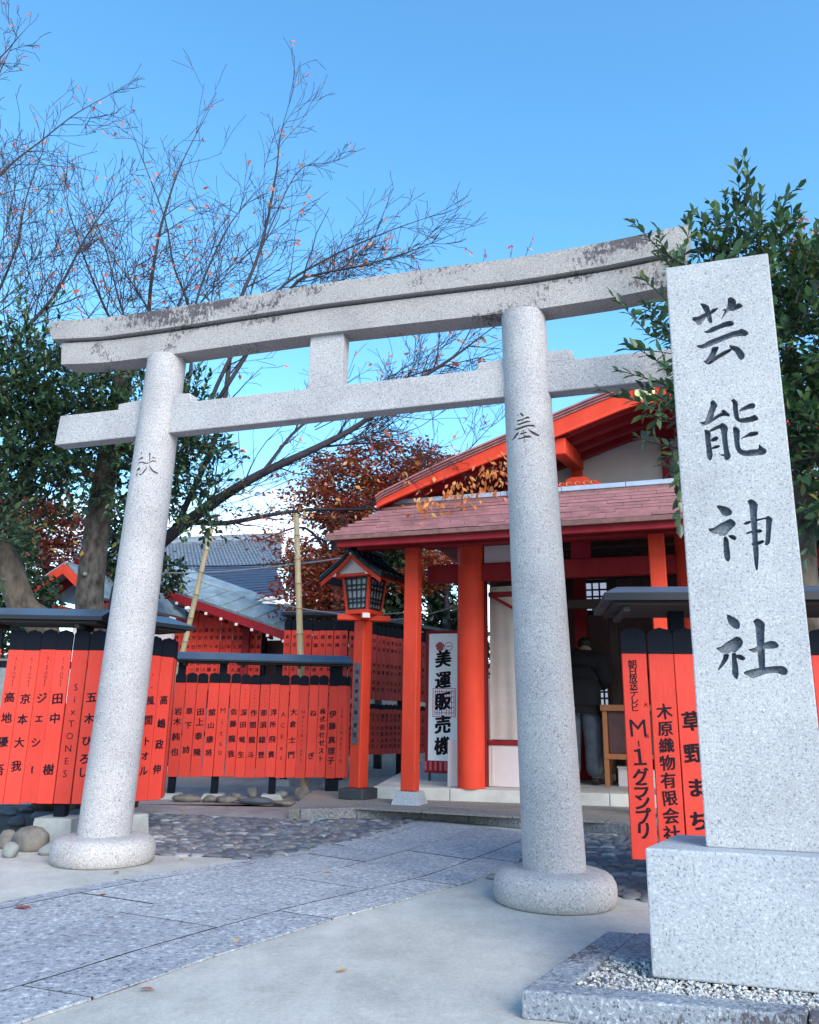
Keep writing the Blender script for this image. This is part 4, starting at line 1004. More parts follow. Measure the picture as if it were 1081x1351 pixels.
hb('porch_beam',-.72,6.3,-.07,.07,3.041,3.17,VD)
for s in (.5,3.16,):
    m=MB(); m.lathe([(.165,.25),(.165,3.25)],32,0,Matrix.Translation((s,.80,0))); obj('round_column',m,VP,hall,smooth=False); autosmooth(hall.children[-1])
for s in (5.1,): 
    m=MB(); m.lathe([(.165,.25),(.165,3.25)],24,0,Matrix.Translation((s,.80,0))); obj('round_column',m,VP,hall); autosmooth(hall.children[-1])
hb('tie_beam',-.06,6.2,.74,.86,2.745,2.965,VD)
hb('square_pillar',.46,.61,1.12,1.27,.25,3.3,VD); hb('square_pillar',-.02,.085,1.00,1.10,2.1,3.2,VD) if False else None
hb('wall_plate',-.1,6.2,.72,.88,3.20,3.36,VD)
for s0,s1 in ((1.63,1.80),(2.02,2.20)):
    pass
hb('strut',1.78,2.02,.75,.85,2.967,3.199,VD)
hb('wall_panel',.68,1.5,.79,.81,2.967,3.199,WHT)
# inner hall
ip_=hp(766,800,3.3)[0]; hb('inner_pillar',ip_-.09,ip_+.09,3.2,3.4,.25,3.3,VD)
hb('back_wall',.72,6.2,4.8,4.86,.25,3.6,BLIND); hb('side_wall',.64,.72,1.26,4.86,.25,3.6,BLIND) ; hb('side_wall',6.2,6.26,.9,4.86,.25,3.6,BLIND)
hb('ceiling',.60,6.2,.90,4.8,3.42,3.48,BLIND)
for n_ in (1.6,2.4,3.2,4.0): hb('ceiling_beam',.73,6.2,n_-.05,n_+.05,3.28,3.415,WOODD)
hb('transom_beam',.73,6.1,1.75,1.85,2.50,2.62,WOODD)
hb('transom_panel',2.03,2.99,1.2,1.23,2.97,3.17,WOODD)
m=MB()
for k in range(6):
    cx_=2.12+k*.15; pts=[(cx_+(.055-.006*t)*math.cos(t*1.0+k),1.185,3.06+(.055-.006*t)*math.sin(t*1.0+k)*.8) for t in np.linspace(0,6.5,12)]; m.tube(pts,.010,4)
obj('carved_scroll',m,WOODD,hall.children[-1])
# left bay: cloth and panelled wall between column and pillar
hb('bay_rail',.62,1.30,1.17,1.23,.745,.80,VD); hb('bay_panel',.62,1.30,1.195,1.205,.25,.744,WHT)
for s0,s1 in((.66,.69),(1.03,1.08)): hb('bay_stile',s0,s1,1.19,1.196,.27,.74,WHT,.001)
m=MB(); vs=[];fs=[]; nx,nz_=40,6
for j in range(nz_+1):
    for i in range(nx+1):
        u=i/nx; v=j/nz_; vs.append((.64+.64*u, 1.22+.005*math.sin(u*23+v*1.3)+.014*math.sin(u*7+2*v), .81+1.93*v))
for j in range(nz_):
    for i in range(nx): a_=j*(nx+1)+i; fs.append((a_,a_+1,a_+nx+2,a_+nx+1))
m.add(vs,fs); obj('hanging_cloth',m,WCL,hall,smooth=True)
m=MB(); m.fix=True; m.prism([(.66,2.60),(.74,2.60),(1.25,2.30),(1.17,2.30)],1.10,1.14); obj('brace',m,VD,hall)
hb('bay_head_rail',.64,1.3,1.16,1.22,2.60,2.66,VD)
hb('leaning_board',.17,.30,.92,.945,.25,.80,WHT,.003)
# latticed shoji windows in the back
SHO,nt_s,b_s=newmat('lit_paper_pane'); b_s.inputs['Base Color'].default_value=(.6,.65,.75,1); b_s.inputs['Emission Color'].default_value=(.62,.72,1.0,1); b_s.inputs['Emission Strength'].default_value=.30
def shoji(px0,py0,px1,py1,n,nx,nz_):
    s0,z1=hp(px0,py0,n); s1,z0=hp(px1,py1,n); w=obj('lattice_window',MB().cbox(s0-.05,s0,n-.03,n+.03,z0-.07,z1+.07,.003).cbox(s1,s1+.05,n-.03,n+.03,z0-.07,z1+.07,.003).cbox(s0,s1,n-.03,n+.03,z0-.07,z0,.003).cbox(s0,s1,n-.03,n+.03,z1,z1+.07,.003),WOODD,hall)
    obj('paper_pane',MB().box(s0,s1,n-.003,n+.003,z0,z1),SHO,w)
    m=MB()
    for i in range(1,nx): x_=s0+(s1-s0)*i/nx; m.box(x_-.014,x_+.014,n-.02,n-.005,z0,z1)
    for i in range(1,nz_): z_=z0+(z1-z0)*i/nz_; m.box(s0,s1,n-.0215,n-.0055,z_-.014,z_+.014)
    obj('muntin',m,WOODD,w)
shoji(772,770,802,805,4.2,3,4); shoji(792,888,803,930,4.0,2,5)
s_a,_=hp(805,850,3.0); s_b,_=hp(817,850,3.0); hb('dark_post',s_a,s_b,2.95,3.05,.25,3.3,WOODD)
# offertory table behind the visitor
def hpx(px,n): return hp(px,950,n)[0]
ts_=hp(796,975,2.0)[0]; tb=thing('wooden_table','orange wooden table frame standing behind the bowing visitor','table',bw(ts_,2.25,.245),BR)
x0,x1=0,1.3
for x_ in (x0,x1-.06):
    for y_ in (-.25,.19): obj('leg',MB().cbox(x_,x_+.06,y_,y_+.06,0,.94,.004),WOODO,tb)
obj('table_top',MB().cbox(x0-.02,x1+.02,-.28,.28,.941,1.02,.005),WOODO,tb); obj('lower_rail',MB().cbox(x0+.001,x1-.001,-.262,.262,.34,.41,.004),WOODO,tb); obj('dark_panel',MB().cbox(x0+.07,x1-.07,-.2,-.19,.415,.935,.002),BLIND,tb)
bx=thing('white_box','low white box on the floor under the wooden table','box',bw(ts_+.45,2.3,.245),BR); obj('box_body',MB().cbox(-.3,.5,-.1,.15,0,.22,.006),WHT,bx); obj('lid',MB().cbox(-.31,.51,-.11,.16,.221,.25,.004),WHT,bx)

# ---- porch roof: shingle courses
EN,EZ,TN,TZ=-.62,3.115,.50,3.74
def pz(t): return EZ+(TZ-EZ)*(.86*t+.14*t*t)
SL,SRt=-.88,6.45
dk=MB(); dk.fix=True
vs=[];fs=[]
for i in range(9):
    t=i/8; n_=EN+(TN-EN)*t; z=pz(t); lf_=SL+.34*t
    vs+=[(lf_+.02,n_,z-.028),(SRt-.34*t,n_,z-.028),(SRt-.34*t,n_,z-.058),(lf_+.02,n_,z-.058)]
for i in range(8):
    a_=i*4
    for k in range(4): fs.append((a_+k,a_+(k+1)%4,a_+4+(k+1)%4,a_+4+k))
fs.append((0,1,2,3)); fs.append((35,34,33,32))
dk.add(vs,fs); obj('roof_deck',dk,VD,hall)
NC=9
shc={}
for c in range(NC):
    t0=c/NC; t1=min(1,(c+1.35)/NC); n0=EN+(TN-EN)*t0-.012; n1=EN+(TN-EN)*t1; za=pz(t0)+.020; zb_=pz(t1)-.022
    s=SL+.34*t0 - (.0 if c%2==0 else .22); lim=SL+.34*t0; w=.46
    while s<SRt-.34*t0:
        a_=max(s,lim); b_=min(s+w-.004,SRt-.34*t0)
        if b_-a_>.05:
            dz=rng.uniform(-.003,.004); m=MB()
            vs=[(a_,n0,za+dz-.030),(b_,n0,za+dz-.030),(b_,n1,zb_-.008),(a_,n1,zb_-.008),(a_,n0,za+dz),(b_,n0,za+dz),(b_,n1,zb_),(a_,n1,zb_)]
            m.add(vs,[(0,3,2,1),(4,5,6,7),(0,1,5,4),(1,2,6,5),(2,3,7,6),(3,0,4,7)]); obj('shingle',m,SHIN,hall)
        s+=w
m=MB(); m.fix=True; m.prism([(SL-.005,3.045),(SRt,3.045),(SRt,3.098),(SL-.005,3.095)],EN-.025,EN+.02); obj('eave_edge',m,SHINE,hall)
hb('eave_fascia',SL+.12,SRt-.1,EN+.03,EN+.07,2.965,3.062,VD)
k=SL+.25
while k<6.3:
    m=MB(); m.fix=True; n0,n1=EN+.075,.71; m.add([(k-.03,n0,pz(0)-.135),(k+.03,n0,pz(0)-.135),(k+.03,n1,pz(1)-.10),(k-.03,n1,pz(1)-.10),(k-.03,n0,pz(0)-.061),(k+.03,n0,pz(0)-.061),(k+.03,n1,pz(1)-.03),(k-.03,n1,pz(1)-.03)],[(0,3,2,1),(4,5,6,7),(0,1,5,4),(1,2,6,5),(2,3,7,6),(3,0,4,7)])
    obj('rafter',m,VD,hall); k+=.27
for k in range(9):
    s0=-.55+k*.76; hb('ridge_flashing',s0,s0+.755,TN-.03,TN+.10,TZ+.012,TZ+.075,FLASH,.006)
hb('flashing_board',-.53,6.3,TN-.02,TN+.05,TZ-.03,TZ+.010,SHINE)
hb('head_wall',-.35,5.9,.95,1.0,3.36,3.84,VD)
# ---- main gable
tp=[(-.60,3.80),(-.52,3.85),(.05,4.085),(.42,4.225),(1.12,4.465),(1.69,4.66),(2.15,4.815),(2.50,4.925),(2.78,4.99)]
bt=[(-.60,3.66),(-.52,3.70),(.05,3.90),(.42,4.01),(1.12,4.225),(1.69,4.385),(2.15,4.535),(2.50,4.65),(2.78,4.72)]
mir=lambda P:[(5.56-a,b) for a,b in P][::-1]
TP=tp+mir(tp)[1:]; BT=bt+mir(bt)[1:]
def strip(name,top,bot,n0,n1,mat,parent=None):
    m=MB(); n=len(top); vs=[]
    for nn__ in(n0,n1):
        vs+=[(a,nn__,b) for a,b in top]+[(a,nn__,b) for a,b in bot]
    fs=[]; K=2*n
    for i in range(n-1):
        fs+=[(i,i+1,n+i+1,n+i),(K+i,K+n+i,K+n+i+1,K+i+1),(i,K+i,K+i+1,i+1),(n+i,n+i+1,K+n+i+1,K+n+i)]
    fs+=[(0,n,K+n,K),(n-1,K+n-1,K+2*n-1,2*n-1)]
    m.add(vs,fs); m.fix=True; return obj(name,m,mat,parent or hall)
dn=lambda P,d:[(a,b-d) for a,b in P]
for i,(nn0,up) in enumerate(((.17,0),(.20,-.024),(.23,-.048))): strip('roof_edge_course',dn(TP,-up*-1 if False else -up),dn(TP,-up+.022),nn0,nn0+.8,SHIN)
strip('roof_slab',dn(TP,.030+.043),dn(TP,.12),.30,6.5,VD); strip('roof_covering',dn(TP,.001),dn(TP,.07),.98,6.6,SHIN)
L_=[0,1,2,3,4,5,6,7,8]
strip('barge_board',dn(tp,.074),bt,.25,.31,VP); strip('barge_board',dn(mir(tp),.074),mir(bt),.25,.31,VP)
strip('barge_moulding',[(a,b+.028) for a,b in bt],dn(bt,.012),.232,.249,VP); strip('barge_moulding',[(a,b+.028) for a,b in mir(bt)],dn(mir(bt),.012),.232,.249,VP)
for n0 in (.50,.84,1.18,1.52): strip('rake_rafter',dn(TP,.121),dn(TP,.21),n0,n0+.12,VD)
wt=[(0.2,4.10),(.42,4.12),(1.12,4.35),(1.69,4.54),(2.15,4.69),(2.78,4.86)]; WT=wt+mir(wt)[1:]
strip('gable_wall',WT,[(a,3.6) for a,b in WT],1.75,1.80,WHT)
gp_=hp(879,600,1.7)[0]; hb('gable_post',gp_-.06,gp_+.06,1.66,1.749,3.7,4.78,VD); 
hb('gable_sill',-.2,5.8,.88,.995,3.70,3.79,VD)
for sgn in (1,-1):
    (sn_,zn_),(sf_,zf_)=hp(737,588,.33),hp(762,611,1.74)
    if sgn<0: sn_,sf_=5.56-sn_,5.56-sf_
    m=MB(); m.fix=True; hw_=.085; vs=[(s_+dx_,n_,z_+dz_) for (s_,n_,z_) in ((sn_,.33,zn_),(sf_,1.74,zf_)) for dx_,dz_ in ((-hw_,-.11),(hw_,-.11),(hw_,.10),(-hw_,.10))]
    m.add(vs,[(0,1,2,3),(7,6,5,4),(0,4,5,1),(1,5,6,2),(2,6,7,3),(3,7,4,0)]); obj('purlin',m,VP,hall,bevel=.012)
    hb('purlin_post',sf_-.07,sf_+.07,1.62,1.73,3.9,zf_-.10,VP)
    c=hp(762,630,.88)[0]; c=c if sgn>0 else 5.56-c
    P_=[(a_*.72,b_+.10) for a_,b_ in ((-.36,3.68),(.36,3.68),(.40,3.85),(.30,3.90),(.24,3.87),(.19,3.93),(.10,3.95),(-.10,3.95),(-.19,3.93),(-.24,3.87),(-.30,3.90),(-.40,3.85))]
    m=MB(); m.prism([(c+a,b-.002) for a,b in P_],.86,.90); o=obj('cloud_bracket',m,VP,hall,bevel=.008)
    m=MB()
    for q in(-.27,-.15,.0,.15,.27): m.tube([(c+q*.72+.03*math.cos(t),.855,3.955+.028*math.sin(t)) for t in np.linspace(0,5,8)],.006,4)
    obj('gilt_line',m,GOLD,o)
def emb(s,z):
    M=Matrix.Translation((s,.245,z))@Matrix.Rotation(R(90),4,'X'); m=MB(); m.lathe([(.118,-.01),(.118,.012),(.104,.020),(.098,.012),(.02,.014),(.001,.014)],28,0,M); e=obj('round_emblem',m,GOLD,hall,smooth=False); autosmooth(e)
    m=MB()
    for k in range(3):
        a=k*2.094; m.tube([(s+(.03+.045*t)*math.cos(a+t*2.2),.226,z+(.03+.045*t)*math.sin(a+t*2.2)) for t in np.linspace(0,1,7)],[.012,.016,.016,.014,.011,.008,.004],5)
    obj('emblem_relief',m,GOLD,e)
emb(2.78,4.845); emb(1.42-.9,4.14) if False else None
# crest ends
m=MB(); m.prism([(2.66,4.98),(2.90,4.98),(2.94,5.14),(2.84,5.22),(2.72,5.22),(2.62,5.14)],.15,.32); obj('ridge_end_ornament',m,SHINE,hall,bevel=.01); hb('roof_ridge',2.66,2.90,.33,6.6,4.97,5.14,SHIN,.03)
# side walls of the upper hall so the mass is closed
hb('hall_wall',-.1,5.7,1.06,1.10,3.5,3.84,WHT)

# ---- banner sign
so_=PL(584,1004,BO+NN*1.75,NN); BS=(so_-BO).dot(U); zb0=so_.z; ztp=hp(584,836,1.75)[1]; sw=.205
ban=thing('banner_sign','white vertical banner sign with black brush characters hung on a dark red frame','sign',bw(BS,1.75,.245),BR); bz=-.245
obj('frame_board',MB().cbox(-sw-.05,sw+.10,.012,.05,zb0+bz-.16,ztp+bz+.045,.004),VD,ban)
obj('banner',MB().cbox(-sw,sw,0,.010,zb0+bz,ztp+bz,.001),WHB,ban)
bn=ban.children[-1]; HB=ztp-zb0
zz=lambda py:(hp(584,py,1.75)[1]-.245)
m=MB(); text_into(m,'美運販売機',.0,[zz(869),zz(897),zz(925),zz(956),zz(984)],.24,-.0022,wx=.95,shear=.03,bold=.022,jitter=.08); obj('lettering',m,INK,bn)
m=MB()
cx0,cz0=-.045,zz(853)
for k in range(5):
    a=math.pi/2+k*2*math.pi/5; 
    P_=[(0,.012),(.035,.03),(.066,.024),(.060,0),(.066,-.024),(.035,-.03),(0,-.012)]
    m.add([(cx0+p[0]*math.cos(a)-p[1]*math.sin(a),-.0016,cz0+p[0]*math.sin(a)+p[1]*math.cos(a)) for p in P_],[tuple(range(7))])
def ring(m,cx_,cz_,r0,r1,y,n=24):
    vs=[(cx_+r*math.cos(2*math.pi*k/n),y,cz_+r*math.sin(2*math.pi*k/n)) for r in(r0,r1) for k in range(n)]
    m.add(vs,[(k,(k+1)%n,n+(k+1)%n,n+k) for k in range(n)])
obj('blossom_emblem',m,PINK,bn); m=MB(); ring(m,.078,cz0,.052,.060,-.0018); obj('round_emblem',m,PINK,bn); m=MB()
def frm(m,x0,x1,z0,z1,t,y):
    for a in ((x0,x1,z0,z0+t),(x0,x1,z1-t,z1),(x0,x0+t,z0+t,z1-t),(x1-t,x1,z0+t,z1-t)): m.add([(a[0],y,a[2]),(a[1],y,a[2]),(a[1],y,a[3]),(a[0],y,a[3])],[(0,1,2,3)])
z_a,z_b=zz(946),zz(908); frm(m,-.145,.185,z_a,z_b,.009,-.0014)
for x_ in (-.115,-.085,-.055,-.02,.045,.085,.12,.155): m.add([(x_,-.0013,z_a+.02),(x_+.010,-.0013,z_a+.02),(x_+.010,-.0013,z_b-.02),(x_,-.0013,z_b-.02)],[(0,1,2,3)])
for z_ in np.linspace(z_a+.05,z_b-.05,5): m.add([(-.12,-.0012,z_),(.165,-.0012,z_),(.165,-.0012,z_+.008),(-.12,-.0012,z_+.008)],[(0,1,2,3)])
obj('seal_print',m,PINK,bn); m=MB(); text_into(m,'一',.078,[cz0],.07,-.002); obj('lettering',m,INK,bn)
m=MB(); mw=MB(); k=-sw-.05; i=0
while k<sw+.09:
    (m if i%2 else mw).box(k,k+.035,-.002,.008,zb0+bz-.125,zb0+bz-.012); k+=.035; i+=1
obj('red_stripes',m,VD,ban); obj('white_stripes',mw,PINK,ban)
obj('leg',MB().cbox(-sw,-sw+.03,.02,.05,0,zb0+bz-.16,.003),WOODD,ban); obj('leg',MB().cbox(sw,sw+.03,.02,.05,0,zb0+bz-.16,.003),WOODD,ban)

# ================================================================== VISITOR
def skin(name,verts,edges,rad,mat,parent,root=0,lev=2,**k):
    me=bpy.data.meshes.new(name); me.from_pydata(verts,edges,[]); me.materials.append(mat); o=link(name,me,parent,**k)
    s_=o.modifiers.new('skin','SKIN'); s_.use_smooth_shade=True
    for i,r_ in enumerate(rad):
        sv=me.skin_vertices[0].data[i]; sv.radius=(r_ if hasattr(r_,'__len__') else (r_,r_)); sv.use_root=(i==root)
    ss=o.modifiers.new('sub','SUBSURF'); ss.levels=lev; ss.render_levels=lev
    dg=bpy.context.evaluated_depsgraph_get(); dg.update(); nm=bpy.data.meshes.new_from_object(o.evaluated_get(dg)); o.modifiers.clear(); o.data=nm
    return o
pf=G(771,1035,.249); per=thing('person','person in a black jacket and loose navy trousers bowing before the open hall','person',(pf.x,pf.y,.249),R(-24))
# local: facing +y, x to the right
body=[(0,.0,.95),(0,.05,1.14),(0,.14,1.33),(0,.25,1.46),(0,.32,1.54),(0,.38,1.59),(0,.44,1.62),
      (-.10,0,.90),(-.115,.03,.50),(-.11,-.01,.10),(-.12,.12,.045),(.10,0,.90),(.115,.03,.50),(.12,-.01,.10),(.13,.12,.045),
      (-.17,.16,1.45),(-.24,.17,1.20),(-.13,.36,1.12),(.17,.16,1.45),(.24,.17,1.20),(.13,.36,1.12)]
be=[(0,1),(1,2),(2,3),(3,4),(4,5),(5,6),(0,7),(7,8),(8,9),(9,10),(0,11),(11,12),(12,13),(13,14),(3,15),(15,16),(16,17),(3,18),(18,19),(19,20)]
br=[(.13,.09),(.12,.08),(.12,.075),(.09,.055),(.055,.055),(.085,.095),(.075,.085),.085,.058,.04,.035,.085,.058,.04,.035,.06,.045,.032,.06,.045,.032]
skin('body',body,be,br,SKIN,per)
skin('jacket',[(0,.01,.97),(0,.05,1.14),(0,.14,1.32),(0,.24,1.45),(0,.30,1.53),(-.19,.22,1.42),(-.27,.16,1.20),(-.16,.345,1.13),(.19,.22,1.42),(.27,.18,1.20),(.16,.345,1.13),(0,.0,.88)],[(0,1),(1,2),(2,3),(3,4),(3,5),(5,6),(6,7),(3,8),(8,9),(9,10),(0,11)],[(.215,.165),(.205,.155),(.21,.15),(.18,.13),(.10,.10),.12,.105,.075,.12,.105,.075,(.225,.17)],JACK,per)
skin('trousers',[(0,.0,.98),(-.10,0,.86),(-.12,.02,.50),(-.125,.0,.24),(-.125,.02,.07),(.10,0,.86),(.12,.02,.50),(.125,.0,.24),(.125,.02,.07)],[(0,1),(1,2),(2,3),(3,4),(0,5),(5,6),(6,7),(7,8)],[(.17,.13),.125,.112,.105,.108,.125,.112,.105,.108],TROU,per)
for sx in(-1,1): skin('shoe',[(sx*.125,-.05,.045),(sx*.13,.06,.04),(sx*.14,.19,.032)],[(0,1),(1,2)],[(.052,.045),(.055,.042),(.045,.030)],SHOE,per)
skin('hair',[(0,.33,1.60),(0,.38,1.66),(0,.45,1.66)],[(0,1),(1,2)],[(.085,.085),(.105,.11),(.08,.085)],HAIR,per)
for sx in(-1,1):
    pa=Vector((sx*.13,.36,1.12)); 
    V=[pa[:],(pa+Vector((-sx*.03,.06,.03)))[:]]; E_=[(0,1)]; r_=[.03,(.036,.02)]
    for k in range(4):
        b_=pa+Vector((-sx*.03+(k-1.5)*.018,.075,.035)); V+=[b_[:],(b_+Vector((0,.035,.02)))[:],(b_+Vector((0,.055-.006*abs(k-1.3),.045)))[:]]; n=len(V); E_+=[(1,n-3),(n-3,n-2),(n-2,n-1)]; r_+=[.010,.009,.008]
    b_=pa+Vector((-sx*.05,.05,.05)); V+=[b_[:],(b_+Vector((-sx*.01,.03,.025)))[:]]; n=len(V); E_+=[(1,n-2),(n-2,n-1)]; r_+=[.012,.010]
    skin('hand',V,E_,r_,SKIN,per,lev=1)

per.scale=(1.18,1.1,1.13)
# ================================================================== BACKGROUND BUILDINGS
def P3(px,py,d): return D(px,py,d)
def quadslab(m,a,b,c,d,th,mi=0):
    a,b,c,d=map(Vector,(a,b,c,d)); n=(b-a).cross(d-a).normalized()
    if n.z<0: n=-n
    vs=[a,b,c,d,a-n*th,b-n*th,c-n*th,d-n*th]; m.add(vs,[(0,1,2,3),(7,6,5,4),(0,4,5,1),(1,5,6,2),(2,6,7,3),(3,7,4,0)],mi); m.fix=True
# small red shrine with gable, far left behind the fence
d0=14.0; A=P3(27,783,d0); B=P3(86,744,d0); C=P3(170,790,d0); sub=thing('side_shrine','small white walled side shrine with red gable behind the left fence and tree trunk','building',(A.x,A.y,0),0)
fw=Vector((.25,.97,0)); wv=(C-A); wv.z=0; wv.normalize(); hwd=(B-A).dot(wv); apex=A+wv*hwd; apex.z=B.z; Cc=A+wv*hwd*2; 
m=MB(); bk=fw*3.2; ov=Vector((0,0,.04)); quadslab(m,A+ov,apex+ov,apex+ov+bk,A+ov+bk,.05); obj('roof',m,TEAL,sub,world=True); m=MB(); quadslab(m,apex+ov,Cc+ov,Cc+ov+bk,apex+ov+bk,.05); obj('roof',m,TEAL,sub,world=True)
def rake(a,b,n0,n1,th,mat,name,dz0=0):
    m=MB(); m.fix=True; f0=fw*n0; f1=fw*n1; z=Vector((0,0,-th)); o_=Vector((0,0,dz0)); vs=[a+f0+o_,b+f0+o_,b+f0+z+o_,a+f0+z+o_,a+f1+o_,b+f1+o_,b+f1+z+o_,a+f1+z+o_]
    m.add(vs,[(0,1,2,3),(7,6,5,4),(0,4,5,1),(1,5,6,2),(2,6,7,3),(3,7,4,0)]); return obj(name,m,mat,sub,world=True)
rake(A,apex,-.03,.02,.17,VP,'barge_board'); rake(apex,Cc,-.03,.02,.17,VP,'barge_board')
rake(A,apex,.35,.45,.12,VD,'rake_rafter',-.06); rake(apex,Cc,.35,.45,.12,VD,'rake_rafter',-.06)
m=MB(); m.fix=True; w0_=A+wv*.35+fw*.8; w1_=Cc-wv*.35+fw*.8; ap=apex+fw*.8; 
vs=[Vector((w0_.x,w0_.y,0)),Vector((w1_.x,w1_.y,0)),Vector((w1_.x,w1_.y,A.z-.1)),Vector((ap.x,ap.y,B.z-.16)),Vector((w0_.x,w0_.y,A.z-.1))]; vs2=[v+fw*2.2 for v in vs]
m.add(vs+vs2,[(0,1,2,3,4),(9,8,7,6,5)]+[(i,i+5,(i+1)%5+5,(i+1)%5) for i in range(5)]); obj('wall',m,WHB,sub,world=True)
m=MB(); p=A+wv*.18+fw*.3; q=Cc-wv*.18+fw*.3; zt_=A.z-.12
def beam3(a,b,hw,z0,z1,mat,name,par):
    a=Vector(a);b=Vector(b); d=(b-a); d.z=0; d.normalize(); n=Vector((-d.y,d.x,0))*hw; m=MB(); m.fix=True
    m.add([Vector((a-n).to_tuple()[:2]+(z0,)),Vector((b-n).to_tuple()[:2]+(z0,)),Vector((b+n).to_tuple()[:2]+(z0,)),Vector((a+n).to_tuple()[:2]+(z0,)),Vector((a-n).to_tuple()[:2]+(z1,)),Vector((b-n).to_tuple()[:2]+(z1,)),Vector((b+n).to_tuple()[:2]+(z1,)),Vector((a+n).to_tuple()[:2]+(z1,))],[(0,3,2,1),(4,5,6,7),(0,1,5,4),(1,2,6,5),(2,3,7,6),(3,0,4,7)]); return obj(name,m,mat,par,world=True)
beam3(A+wv*.3+fw*.72,Cc-wv*.3+fw*.72,.06,zt_-.22,zt_-.02,VD,'gable_beam',sub)
beam3(A+wv*.3+fw*.2,A+wv*.3+fw*.8,.09,zt_-.24,zt_,VP,'beam_end',sub); beam3(A+wv*.30+fw*.15,A+wv*.30+fw*.195,.07,zt_-.22,zt_-.02,WHT,'beam_end_cap',sub)
# teal shed over the dark boards
sh1=P3(208,771,16.4); sh2=P3(386,833,14.9); up1=P3(208,757,18.2); up2=P3(320,797,17.4)
shed=thing('board_shed','long open shed with patinated teal roof and red eave sheltering name boards','shed',(sh1.x,sh1.y,0),0)
bk=Vector((.32,.70,.29)); lfx=(sh1-sh2).normalized()*2.2
m=MB(); quadslab(m,sh1+lfx,sh2,sh2+bk,sh1+lfx+bk,.05); obj('roof',m,TEAL,shed,world=True)
for i in range(14):
    p=sh2+(sh1+lfx-sh2)*(i/13)+Vector((0,0,.012)); m=MB().tube([p,p+bk],.02,4); obj('roof_seam',m,TEAL,shed,world=True)
ez=Vector((0,0,-.052)); 
m=MB(); m.fix=True; a=sh1+lfx+ez; b=sh2+ez; t_=Vector((.02,.06,0)); z_=Vector((0,0,-.16)); m.add([a,b,b+z_,a+z_,a+t_,b+t_,b+z_+t_,a+z_+t_],[(0,1,2,3),(7,6,5,4),(0,4,5,1),(1,5,6,2),(2,6,7,3),(3,7,4,0)]); obj('fascia',m,VD,shed,world=True)
for i in range(9):
    p=sh2+(sh1-sh2)*(i+.4)/9+ez+Vector((-.02,-.10,-.15)); m=MB().cbox(p.x-.03,p.x+.03,p.y,p.y+.5,p.z-.06,p.z,.003); obj('rafter_end',m,VD,shed,world=True); m=MB().cbox(p.x-.026,p.x+.026,p.y-.006,p.y-.001,p.z-.055,p.z-.005,.001); obj('rafter_cap',m,WHT,shed,world=True)
for t_ in (.02,.36,.7): p=sh2+(sh1-sh2)*t_; obj('post',MB().cbox(p.x-.07,p.x+.07,p.y+.55,p.y+.69,0,p.z-.1,.005),WOODD if t_<.1 else VD,shed,world=True)
bp=sh1+lfx+Vector((.5,1.0,0)); bq=sh2+Vector((.5,1.0,0)); beam3(bp,bq,.03,1.2,sh2.z-.05,BLIND,'back_wall',shed)
# second ridge of the shed
m=MB(); r1=up1+(up1-up2).normalized()*1.5; quadslab(m,r1,up2,up2+Vector((.35,.7,.30)),r1+Vector((.35,.7,.30)),.06); obj('upper_roof',m,TEAL,shed,world=True)
m=MB(); quadslab(m,r1+Vector((0,0,-.07)),up2+Vector((0,0,-.07)),up2+Vector((.05,.1,-.32)),r1+Vector((.05,.1,-.32)),.03); obj('gutter_board',m,WOODD,shed,world=True)
# houses
hs=thing('tiled_house','house with grey tiled roof far behind the left bamboo pole','house',D(280,800,25),0)
a=D(205,757,24.6); b=D(372,745,25.4); c=D(372,714,29); d_=D(205,722,28.2); 
m=MB(); quadslab(m,a,b,c,d_,.12); obj('roof_deck',m,TILEG,hs,world=True)
m=MB(); nx,ny=34,9; e1=(b-a)/nx; e2=(d_-a)/ny; nrm_=e1.cross(e2).normalized()
for j in range(ny):
    for i in range(nx):
        o_=a+e1*i+e2*j; vs=[]
        for q,h in ((0,.05),(.3,.085),(.65,.085),(1,.03)): 
            vs.append(o_+e1*q+nrm_*(h+.03)); vs.append(o_+e1*q+e2*1.05+nrm_*h)
        vs+=[o_+nrm_*0,o_+e1+nrm_*0]
        m.add(vs,[(0,2,3,1),(2,4,5,3),(4,6,7,5),(8,9,6,4,2,0)])
obj('roof_tiles',m,TILEG,hs,world=True,kind='stuff')
m=MB().tube([d_+Vector((0,0,.1)),c+Vector((0,0,.1))],.14,8); obj('ridge',m,TILEG,hs,world=True)
m=MB(); 
for i in range(44): p=d_+(c-d_)*(i/43)+Vector((0,0,.26)); m.cbox(p.x-.07,p.x+.07,p.y-.05,p.y+.05,p.z-.07,p.z+.06,.01)
obj('ridge_tile_ends',m,TILEG,hs,world=True,kind='stuff')
beam3(a+Vector((.3,.8,0)),b+Vector((-.3,.8,0)),.1,0,a.z-.1,SIDE,'wall',hs)
h2=thing('white_house','white sided house with dark blue roof and gutter behind the maple','house',D(330,850,21),0)
a=D(218,800,21.5); b=D(378,783,20.3); c=D(362,746,23.5); d_=D(262,746,24.3); m=MB(); quadslab(m,a,b,c,d_,.10); obj('roof',m,TILEB,h2,world=True)
m=MB()
for j in range(1,12):
    p=a+(d_-a)*(j/12); q=b+(c-b)*(j/12); m.tube([p+Vector((0,-.0,.012)),q+Vector((0,0,.012))],.016,4)
obj('roof_courses',m,TILEB,h2,world=True)
obj('gutter',MB().tube([a+Vector((.3,-.08,-.10)),b+Vector((0,-.08,-.10))],.06,8),WHT,h2,world=True)
obj('roof',(lambda m_:(quadslab(m_,D(378,772,20.3),D(470,770,20.6),D(470,735,24),D(385,738,24),.08),m_)[1])(MB()),TILEB,h2,world=True)
